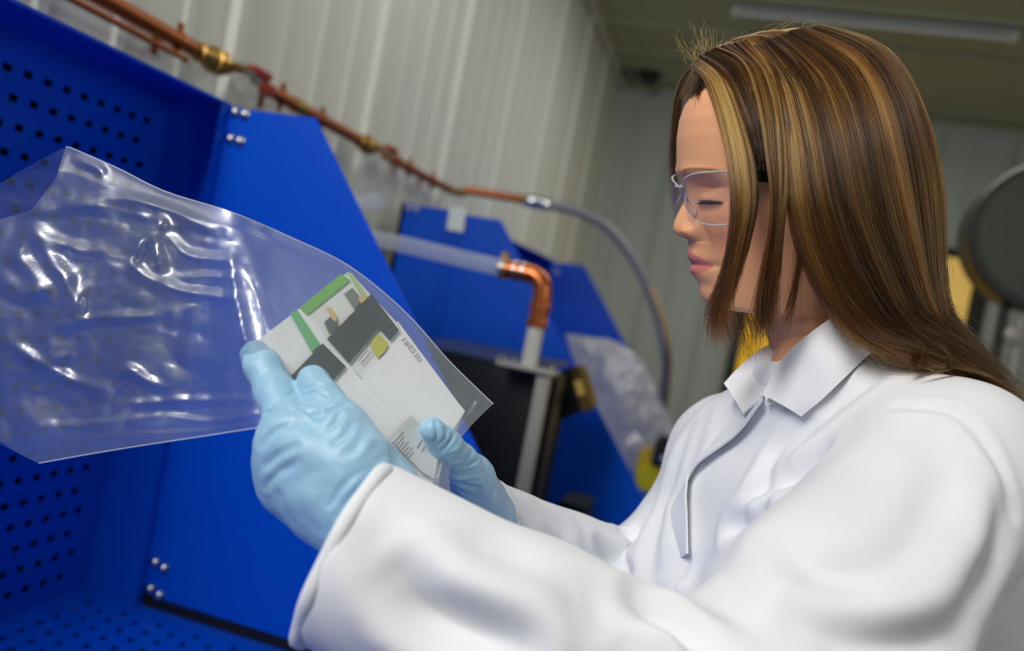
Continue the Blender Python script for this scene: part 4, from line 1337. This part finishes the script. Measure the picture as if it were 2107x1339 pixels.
hairline = [[(1440, 124, .75), (1424, 150, .752), (1410, 180, .756), (1403, 210, .76)],
            [(1455, 120, .735), (1448, 150, .728), (1440, 180, .722), (1446, 215, .71)]]
bigtop = [[(1448, 112, .752), (1490, 96, .752), (1540, 100, .74), (1580, 140, .70), (1600, 200, .675)],
          [(1500, 92, .756), (1560, 74, .755), (1620, 80, .74), (1680, 130, .70), (1710, 200, .67)],
          [(1560, 76, .76), (1620, 58, .76), (1690, 62, .748), (1760, 110, .71), (1800, 190, .68)]]
chin = [[(1500, 560, .80), (1490, 640, .80), (1500, 690, .795), (1530, 735, .79)],
        [(1560, 560, .81), (1548, 640, .805), (1560, 690, .80), (1550, 770, .79)]]
curl = [[(1895, 690, .635), (1935, 715, .628), (1955, 748, .618), (1938, 776, .612), (1896, 792, .610)],
        [(1905, 688, .635), (1943, 712, .628), (1959, 745, .618), (1942, 778, .612), (1898, 793, .610)]]
curl2 = [[(1850, 690, .64), (1876, 715, .63), (1884, 740, .62), (1874, 757, .615)], [(1880, 690, .64), (1902, 716, .63), (1896, 742, .62), (1880, 764, .615)]]
sets = [
    # guides, count, thick, jit, cut, s_pow, clump, spread, tone(dark..light), radius
    (near, 16000, .022, .0016, (.74, 1.0), 1.0, 26, .024, 0.50, 1.0),
    (near, 4000, .050, .0020, (.70, .95), 1.0, 12, .02, 0.15, 1.2),
    (far, 4200, .030, .0020, (.80, 1.0), 1.0, 8, .02, 0.22, 1.2),
    (lock1, 1900, .007, .0009, (.64, 1.0), 1.0, 7, .022, 0.84, 1.0),
    (lock2, 1800, .008, .0010, (.66, 1.0), 1.0, 7, .018, 0.56, 1.0),
    (bridge_, 3000, .008, .0024, (.80, 1.0), 1.0, 5, .008, 0.22, 1.2),
    (lock3, 90, .003, .0007, (.80, 1.0), 1.0, 0, .010, 0.40, 1.0),
    (front0, 260, .004, .0014, (.60, 1.0), 1.0, 0, .010, 0.12, 1.0),
    (hairline, 1000, .004, .0016, (.35, 1.0), 1.0, 0, .004, 0.08, 1.0),
    (bigtop, 3800, .012, .0010, (.75, 1.0), 1.0, 10, .004, 0.60, 1.0),
    (chin, 140, .004, .0030, (.60, 1.0), 1.0, 0, .020, 0.15, 1.0),
    (curl, 45, .002, .0007, (.80, 1.0), 1.0, 0, .002, 0.10, 1.0),
    (curl2, 110, .003, .0010, (.70, 1.0), 1.0, 0, .004, 0.20, 1.0),
]
dark, midc, gold = (np.array(lin(*c)[:3]) for c in ((24, 13, 5), (102, 60, 20), (206, 154, 82)))
allp, allc, allr = [], [], []
for k, (gs, n, thick, jit, cut, sp, clump, spread, tone, rad) in enumerate(sets):
    pts, s, lay = strands(gs, n, thick, jit, cut, 16, sp, 0.0012, 40+k, clump, 0, spread)
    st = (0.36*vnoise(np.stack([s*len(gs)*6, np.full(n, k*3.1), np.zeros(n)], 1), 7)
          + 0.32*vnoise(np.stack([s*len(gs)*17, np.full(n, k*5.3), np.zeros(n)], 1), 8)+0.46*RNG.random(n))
    lv = np.clip((st-0.57)*2.0+tone-0.05-lay*0.55, 0, 1)  # inner strands coloured darker, shaded depth put into their colour
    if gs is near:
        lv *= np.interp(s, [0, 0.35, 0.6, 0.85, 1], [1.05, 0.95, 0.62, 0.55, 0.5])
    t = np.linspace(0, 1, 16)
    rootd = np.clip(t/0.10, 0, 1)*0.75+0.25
    end_shade = 1-0.5*np.clip((t-0.42)/0.45, 0, 1)  # shade on the lower lengths painted into the strand colour
    L_ = lv[:, None]*rootd[None]*end_shade[None]
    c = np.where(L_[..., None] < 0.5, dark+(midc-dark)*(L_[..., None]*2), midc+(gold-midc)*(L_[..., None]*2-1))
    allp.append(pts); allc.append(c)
    r = 0.00017*rad*(1-0.65*t**3)
    allr.append(np.tile(r, (n, 1)))
# stray hairs round the crown
rng = np.random.default_rng(99)
fp = []
for q in range(150):
    if q < 60:
        u0, v0, d0 = 1410+rng.random()*70, 150-rng.random()*40, .755
        e = np.array([rng.normal(-8, 22), -20-rng.random()*55])
    elif q < 110:
        a = rng.random(); u0, v0, d0 = 1440+a*380, 120-70*math.sin(a*3.0)+a*a*60, .75
        e = np.array([20+rng.random()*50, -6+rng.normal()*10])
    else:
        a = rng.random(); u0, v0, d0 = 1900+a*40, 300+a*330, .712
        e = np.array([8+rng.random()*22, 40+rng.random()*80])
    b = rng.normal(size=2)*10
    fp.append(catmull([P(u0, v0, d0), P(u0+e[0]*.5+b[0], v0+e[1]*.5+b[1], d0), P(u0+e[0]+b[0]*.5, v0+e[1], d0+rng.normal()*.01)], 16))
fp = np.array(fp)
allp.append(fp); allc.append(np.tile(midc*0.8, (len(fp), 16, 1))); allr.append(np.full((len(fp), 16), 0.00009))
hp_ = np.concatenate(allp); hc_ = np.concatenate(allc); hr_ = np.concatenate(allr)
# keep every strand outside the coat
flat = hp_.reshape(-1, 3).astype(np.float32)
nearc = np.where(flat[:, 2] < P(1750, 600, .7)[2])[0]
for _ in range(2):
    q = flat[nearc]
    d = f_coat(q)
    bad = d < 0.005
    qq = q[bad]
    g = np.stack([f_coat(qq+np.eye(3, dtype=np.float32)[i]*0.003)-d[bad] for i in range(3)], 1)
    g /= np.linalg.norm(g, axis=1)[:, None]+1e-9
    q[bad] = qq+g*(0.0055-d[bad])[:, None]
    flat[nearc] = q
hp_ = flat.reshape(hp_.shape)
hd = bpy.data.hair_curves.new('hair')
nS = len(hp_)
hd.add_curves([16]*nS)
hd.attributes['position'].data.foreach_set('vector', np.ascontiguousarray(hp_.reshape(-1), dtype=np.float32))
ra = hd.attributes.new('radius', 'FLOAT', 'POINT')
ra.data.foreach_set('value', np.ascontiguousarray(hr_.reshape(-1), dtype=np.float32))
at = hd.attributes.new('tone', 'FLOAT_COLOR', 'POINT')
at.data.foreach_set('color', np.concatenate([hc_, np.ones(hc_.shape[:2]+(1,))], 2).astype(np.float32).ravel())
hair = bpy.data.objects.new('hair', hd)
COL.objects.link(hair)
hair.parent = person
M_HAIR = bpy.data.materials.new('brown_hair')
M_HAIR.use_nodes = True
nt = M_HAIR.node_tree
for n in list(nt.nodes): nt.nodes.remove(n)
o_ = nt.nodes.new('ShaderNodeOutputMaterial')
hb = nt.nodes.new('ShaderNodeBsdfHairPrincipled')
hb.parametrization = 'COLOR'
hb.inputs['Roughness'].default_value = 0.26
hb.inputs['Radial Roughness'].default_value = 0.45
hb.inputs['IOR'].default_value = 1.42
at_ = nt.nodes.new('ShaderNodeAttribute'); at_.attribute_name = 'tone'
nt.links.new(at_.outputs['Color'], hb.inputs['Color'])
nt.links.new(hb.outputs[0], o_.inputs[0])
hd.materials.append(M_HAIR)

# ------------------------------------------------------------------ the packet
pA, pB, pC = P(529, 701, .605), P(716, 559, .660), P(957, 845, .655)
PN = np.cross(pB-pA, pC-pA); PN /= np.linalg.norm(PN)
if PN@FW > 0: PN = -PN                     # towards the lens
def onP(u, v, off=0.0):
    k = P(u, v, 1.0)-CAM
    return CAM+k*(((pA+PN*off-CAM)@PN)/(k@PN))
pkt = thing('document_packet', 'flat packet of white papers with green and grey strips inside the clear bag', 'packet', onP(740, 780))
M_PAPER = mat('white_paper', lin(248, 247, 247), 0.7, spec=0.2, noise=0.02, nscale=40)
M_PAPER2 = mat('grey_white_paper', lin(236, 236, 235), 0.7, spec=0.2, noise=0.03, nscale=60)
M_GREEN = mat('green_strip', lin(122, 190, 92), 0.5)
M_GREEN2 = mat('green_strip_dull', lin(112, 190, 128), 0.5)
M_DGREY = mat('dark_grey_band', lin(58, 68, 70), 0.45, noise=0.12, nscale=120)
M_MGREY = mat('mid_grey_print', lin(128, 130, 126), 0.6)
M_YELS = mat('yellow_sticker', lin(206, 202, 78), 0.5)
M_TANM = mat('tan_mark', lin(226, 190, 120), 0.6)
M_INK = mat('grey_ink', lin(150, 150, 150), 0.7)
def slab(name, px, off, th, m, par=None, sub=True):
    return prism(name, [onP(u, v, off) for u, v in px], -PN*th, m, par or pkt)
slab('paper', [(529, 701), (716, 559), (957, 845), (893, 1000), (800, 1060)], -.004, .004, M_PAPER2)
slab('paper', [(529, 701), (622, 630), (745, 783), (905, 945), (888, 1003), (795, 1050)], -.0015, .0022, M_PAPER)
slab('paper', [(722, 562), (817, 664), (826, 690), (748, 782), (612, 640)], -.0018, .0016, M_PAPER2)
slab('paper', [(818, 660), (956, 846), (924, 897), (893, 938), (744, 782), (828, 688)], -.0006, .0030, M_PAPER)
slab('green_strip', [(702, 563), (720, 576), (632, 647), (617, 632)], -.0002, .001, M_GREEN)
slab('green_strip', [(597, 643), (612, 638), (658, 707), (642, 723)], .0006, .001, M_GREEN2)
slab('green_edge', [(716, 560), (724, 562), (758, 612), (750, 616)], .0004, .001, mat('pale_green', lin(190, 208, 150), 0.5))
slab('grey_patch', [(709, 604), (725, 592), (746, 616), (729, 634)], .0004, .0008, M_MGREY)
slab('grey_patch', [(668, 662), (683, 649), (697, 666), (676, 683)], .0004, .0008, mat('slate_print', lin(92, 96, 98), 0.6))
slab('dark_band', [(674, 696), (764, 604), (821, 679), (803, 699), (780, 673), (719, 747)], .0008, .0012, M_DGREY)
slab('dark_band', [(597, 775), (664, 706), (712, 754), (669, 800)], .0008, .0012, M_DGREY)
slab('yellow_sticker', [(762, 709), (770, 694), (781, 688), (798, 706), (792, 722), (777, 735)], .0009, .0008, M_YELS)
slab('yellow_sticker', [(586, 784), (596, 780), (620, 818), (614, 830)], .0009, .0008, M_YELS)
slab('tan_mark', [(672, 632), (682, 633), (693, 650), (692, 662), (684, 657)], .0009, .0006, M_TANM)
slab('tan_mark', [(737, 611), (751, 608), (753, 616), (743, 624)], .0009, .0006, M_TANM)
lab = slab('label', [(826, 874), (846, 852), (905, 925), (893, 985), (868, 970), (800, 900)], .0026, .0006, mat('label_film', lin(222, 222, 221), 0.4))
def strokes(rows_, base_off, par):
    for (x0, y0, x1, y1, w) in rows_:
        d = np.array([x1-x0, y1-y0], float); L_ = np.hypot(*d)
        n = np.array([-d[1], d[0]])/L_*w/2
        prism('print', [onP(x0+n[0], y0+n[1], base_off), onP(x1+n[0], y1+n[1], base_off), onP(x1-n[0], y1-n[1], base_off), onP(x0-n[0], y0-n[1], base_off)], -PN*0.0003, M_INK, par)
# number block "I J O | I I" on the right sheet
base_ = pkt.children[3]
def sp(a, b):
    a = a*1.65           # a along the line of print (down right), b across it (up right)
    o = np.array([827., 700.]); e1 = np.array([.62, .78]); e2 = np.array([.78, -.62])
    return o+e1*a+e2*b
def seg(a0, b0, a1, b1, w=1.3):
    p, q = sp(a0, b0), sp(a1, b1)
    return (p[0], p[1], q[0], q[1], w)
rows_ = [seg(0, 0, 0, 9), seg(5, 0, 5, 9), seg(5, 0, 8, 1), seg(8, 1, 8, 9), seg(12, 1, 12, 9), seg(12, 9, 20, 9), seg(20, 9, 20, 1), seg(20, 1, 12, 1), seg(16, 4, 16, 6),
         seg(25, -1, 25, 10), seg(29, -1, 29, 10), seg(33, -1, 33, 8)]
strokes(rows_, .0003, base_)
rows_ = [seg(-16, -46, -12, -40)]
# paragraph of fine print near the lower edge
o = np.array([806., 916.]); e1 = np.array([.62, .78]); e2 = np.array([.66, -.75])
rows_ = []
for q in range(7):
    p0 = o+e1*q*7.2; p1 = p0+e2*(36-((q*5) % 11))
    rows_.append((p0[0], p0[1], p1[0], p1[1], 2.2))
rows_.append((858, 922, 868, 905, 2.4)); rows_.append((868, 930, 874, 918, 1.8))
strokes(rows_, .0030, lab)
strokes([(738, 742, 757, 720, 2.0), (742, 748, 764, 722, 1.6)], .0010, pkt.children[2])

# ------------------------------------------------------------------ the clear bag
M_BAG = film_mat('clear_polythene', (0.97, 0.98, 0.99), 0.06, 0.055, 0.13, (0.62, 0.86, 1.0), 1.5, 0.17)
topc = [(1015, 831), (970, 788), (920, 738), (830, 638), (718, 547), (600, 489), (480, 438), (340, 394), (240, 345), (150, 306), (135, 303)]
botc = [(918, 1030), (850, 1040), (760, 1010), (660, 930), (580, 878), (530, 880), (420, 897), (300, 915), (190, 933), (95, 950), (79, 953)]
NU, NV = 200, 130
Tc, Bc = catmull(topc, NU), catmull(botc, NU)
def smooth01(x): x = np.clip(x, 0, 1); return x*x*(3-2*x)
def bag_sheet(name, side, seed, par):
    t = np.linspace(0, 1, NV)[None, :, None]
    UVg = Tc[:, None, :]*(1-t)+Bc[:, None, :]*t
    s = np.linspace(0, 1, NU)[:, None]
    tt = t[..., 0]
    mouth = np.clip((s-0.62)/0.38, 0, 1)**2
    prof_ = np.interp(tt, [0, .1, .2, .25, .4, .8, .92, 1], [0, 15, 60, 170, 430, 430, 110, 0]) if side > 0 else 330*np.sin(np.pi*tt)**0.9
    UVg[..., 0] -= mouth*prof_
    # right end: tail of the bag runs past the packet's lower corner and back to the thumb
    rgt = np.clip((0.12-s)/0.12, 0, 1)
    UVg[..., 0] += rgt*(-34*np.sin(np.pi*np.clip(tt*1.1, 0, 1)))
    pl = np.zeros(UVg.shape[:2]); flat_uv = UVg.reshape(-1, 2)
    k = (FW[None]+RT[None]*((flat_uv[:, :1]-1053.5)/FPX)-UP[None]*((flat_uv[:, 1:]-669.5)/FPX))
    dpl = (((pA-CAM)@PN)/(k@PN)).reshape(NU, NV)
    u_ = UVg[..., 0]
    dl = 0.612+np.clip(540-u_, -40, 900)/540*0.105
    w = smooth01((u_-430)/130)
    d = dl*(1-w)+np.clip(dpl, .58, .69)*w
    puff = (0.0045+0.036*smooth01(s*1.3-0.35)*np.sin(np.pi*np.clip(tt, 0, 1))**0.7)*np.minimum(1, np.minimum(tt, 1-tt)*14)*np.minimum(1, s*18)
    pts = CAM+(k.reshape(NU, NV, 3))*d[..., None]
    nrm = -k.reshape(NU, NV, 3); nrm /= np.linalg.norm(nrm, axis=2)[..., None]
    pp = pts.reshape(-1, 3)
    left = smooth01((560-u_)/160)
    cr = (crumple(pp, 7, seed)-0.8)*0.020+(crumple(pp*np.array([1.0, 1.0, 1.6]), 24, seed+4)-0.8)*0.0040
    fine_ = (crumple(pp, 60, seed+9)-0.8)*0.0010
    edge = np.minimum(1, np.minimum(tt, 1-tt)*8)
    off = side*puff+((cr+fine_).reshape(NU, NV))*(0.12+0.88*left)*edge*0.9
    if side > 0:
        # named creases: (pixel line, width px, height m)
        for line, wpx, h in BAG_RIDGES:
            dist, par_ = segdist(np.concatenate([flat_uv, np.zeros((len(flat_uv), 1))], 1), [(a, b, 0) for a, b in catmull(line, 24)])
            tent = np.clip(1-dist/wpx, 0, 1)*np.sin(np.pi*np.clip(par_*.9+.05, 0, 1))**0.6
            off += h*tent.reshape(NU, NV)
    off = np.where((side > 0) & (w > 0.9), np.maximum(off, 0.0032), off)
    off = np.where((side < 0) & (w > 0.9), np.minimum(off, -0.0045), off)
    pts = pts+nrm*off[..., None]
    o = grid_obj(name, pts, M_BAG, par)
    return o, pts
BAG_RIDGES = [
    ([(66, 468), (40, 520), (62, 560), (88, 592)], 26, .011), ([(68, 468), (100, 530), (135, 578), (163, 655)], 24, .012),
    ([(68, 468), (120, 498), (165, 516), (205, 512)], 22, .008), ([(205, 514), (262, 542), (300, 570), (350, 592), (420, 606), (470, 612)], 20, .010),
    ([(328, 456), (290, 500), (264, 545)], 22, .012), ([(328, 456), (322, 510), (336, 575)], 22, .010), ([(330, 457), (360, 505), (395, 528), (470, 536)], 20, .009),
    ([(340, 578), (420, 570), (474, 572)], 16, .006), ([(475, 520), (484, 600), (500, 690), (515, 712)], 22, .008), ([(500, 545), (530, 610), (545, 670)], 18, .007),
    ([(0, 560), (40, 600), (90, 595)], 24, .008), ([(120, 672), (200, 655), (300, 650), (400, 630)], 16, .006), ([(15, 700), (80, 745), (170, 790), (240, 800)], 18, .008),
    ([(240, 800), (262, 760), (300, 782), (330, 795)], 16, .008), ([(100, 690), (106, 735), (140, 735)], 18, .007), ([(150, 665), (160, 625), (185, 570)], 18, .006),
    ([(80, 880), (200, 872), (330, 858), (440, 868), (520, 852)], 12, .005), ([(150, 912), (250, 895), (400, 888), (520, 872)], 8, .004), ([(200, 840), (340, 826), (520, 822)], 14, .004),
    ([(160, 330), (200, 345), (215, 362)], 16, .008), ([(150, 420), (230, 410), (330, 425), (430, 470)], 20, .007), ([(60, 440), (160, 425), (260, 436), (380, 470)], 20, .006),
    ([(500, 500), (560, 580), (620, 640), (700, 730), (800, 840), (900, 940)], 5, .0006),
]
bag = thing('clear_bag', 'large crinkled clear plastic bag held in blue gloves around the packet', 'bag', P(400, 700, .64))
_, fpts = bag_sheet('front_sheet', 1, 3, bag)
_, bpts = bag_sheet('back_sheet', -1, 31, bag)
M_SEAM = film_mat('bag_seam', (0.9, 0.93, 0.97), 0.35, 0.05, 0.2, (0.9, 0.94, 1.0))
tube('seam', [(a+b)/2 for a, b in zip(fpts[::4, 0], bpts[::4, 0])], 0.0007, M_SEAM, bag, 6)
tube('seam', [(a+b)/2 for a, b in zip(fpts[::4, -1], bpts[::4, -1])], 0.0007, M_SEAM, bag, 6)
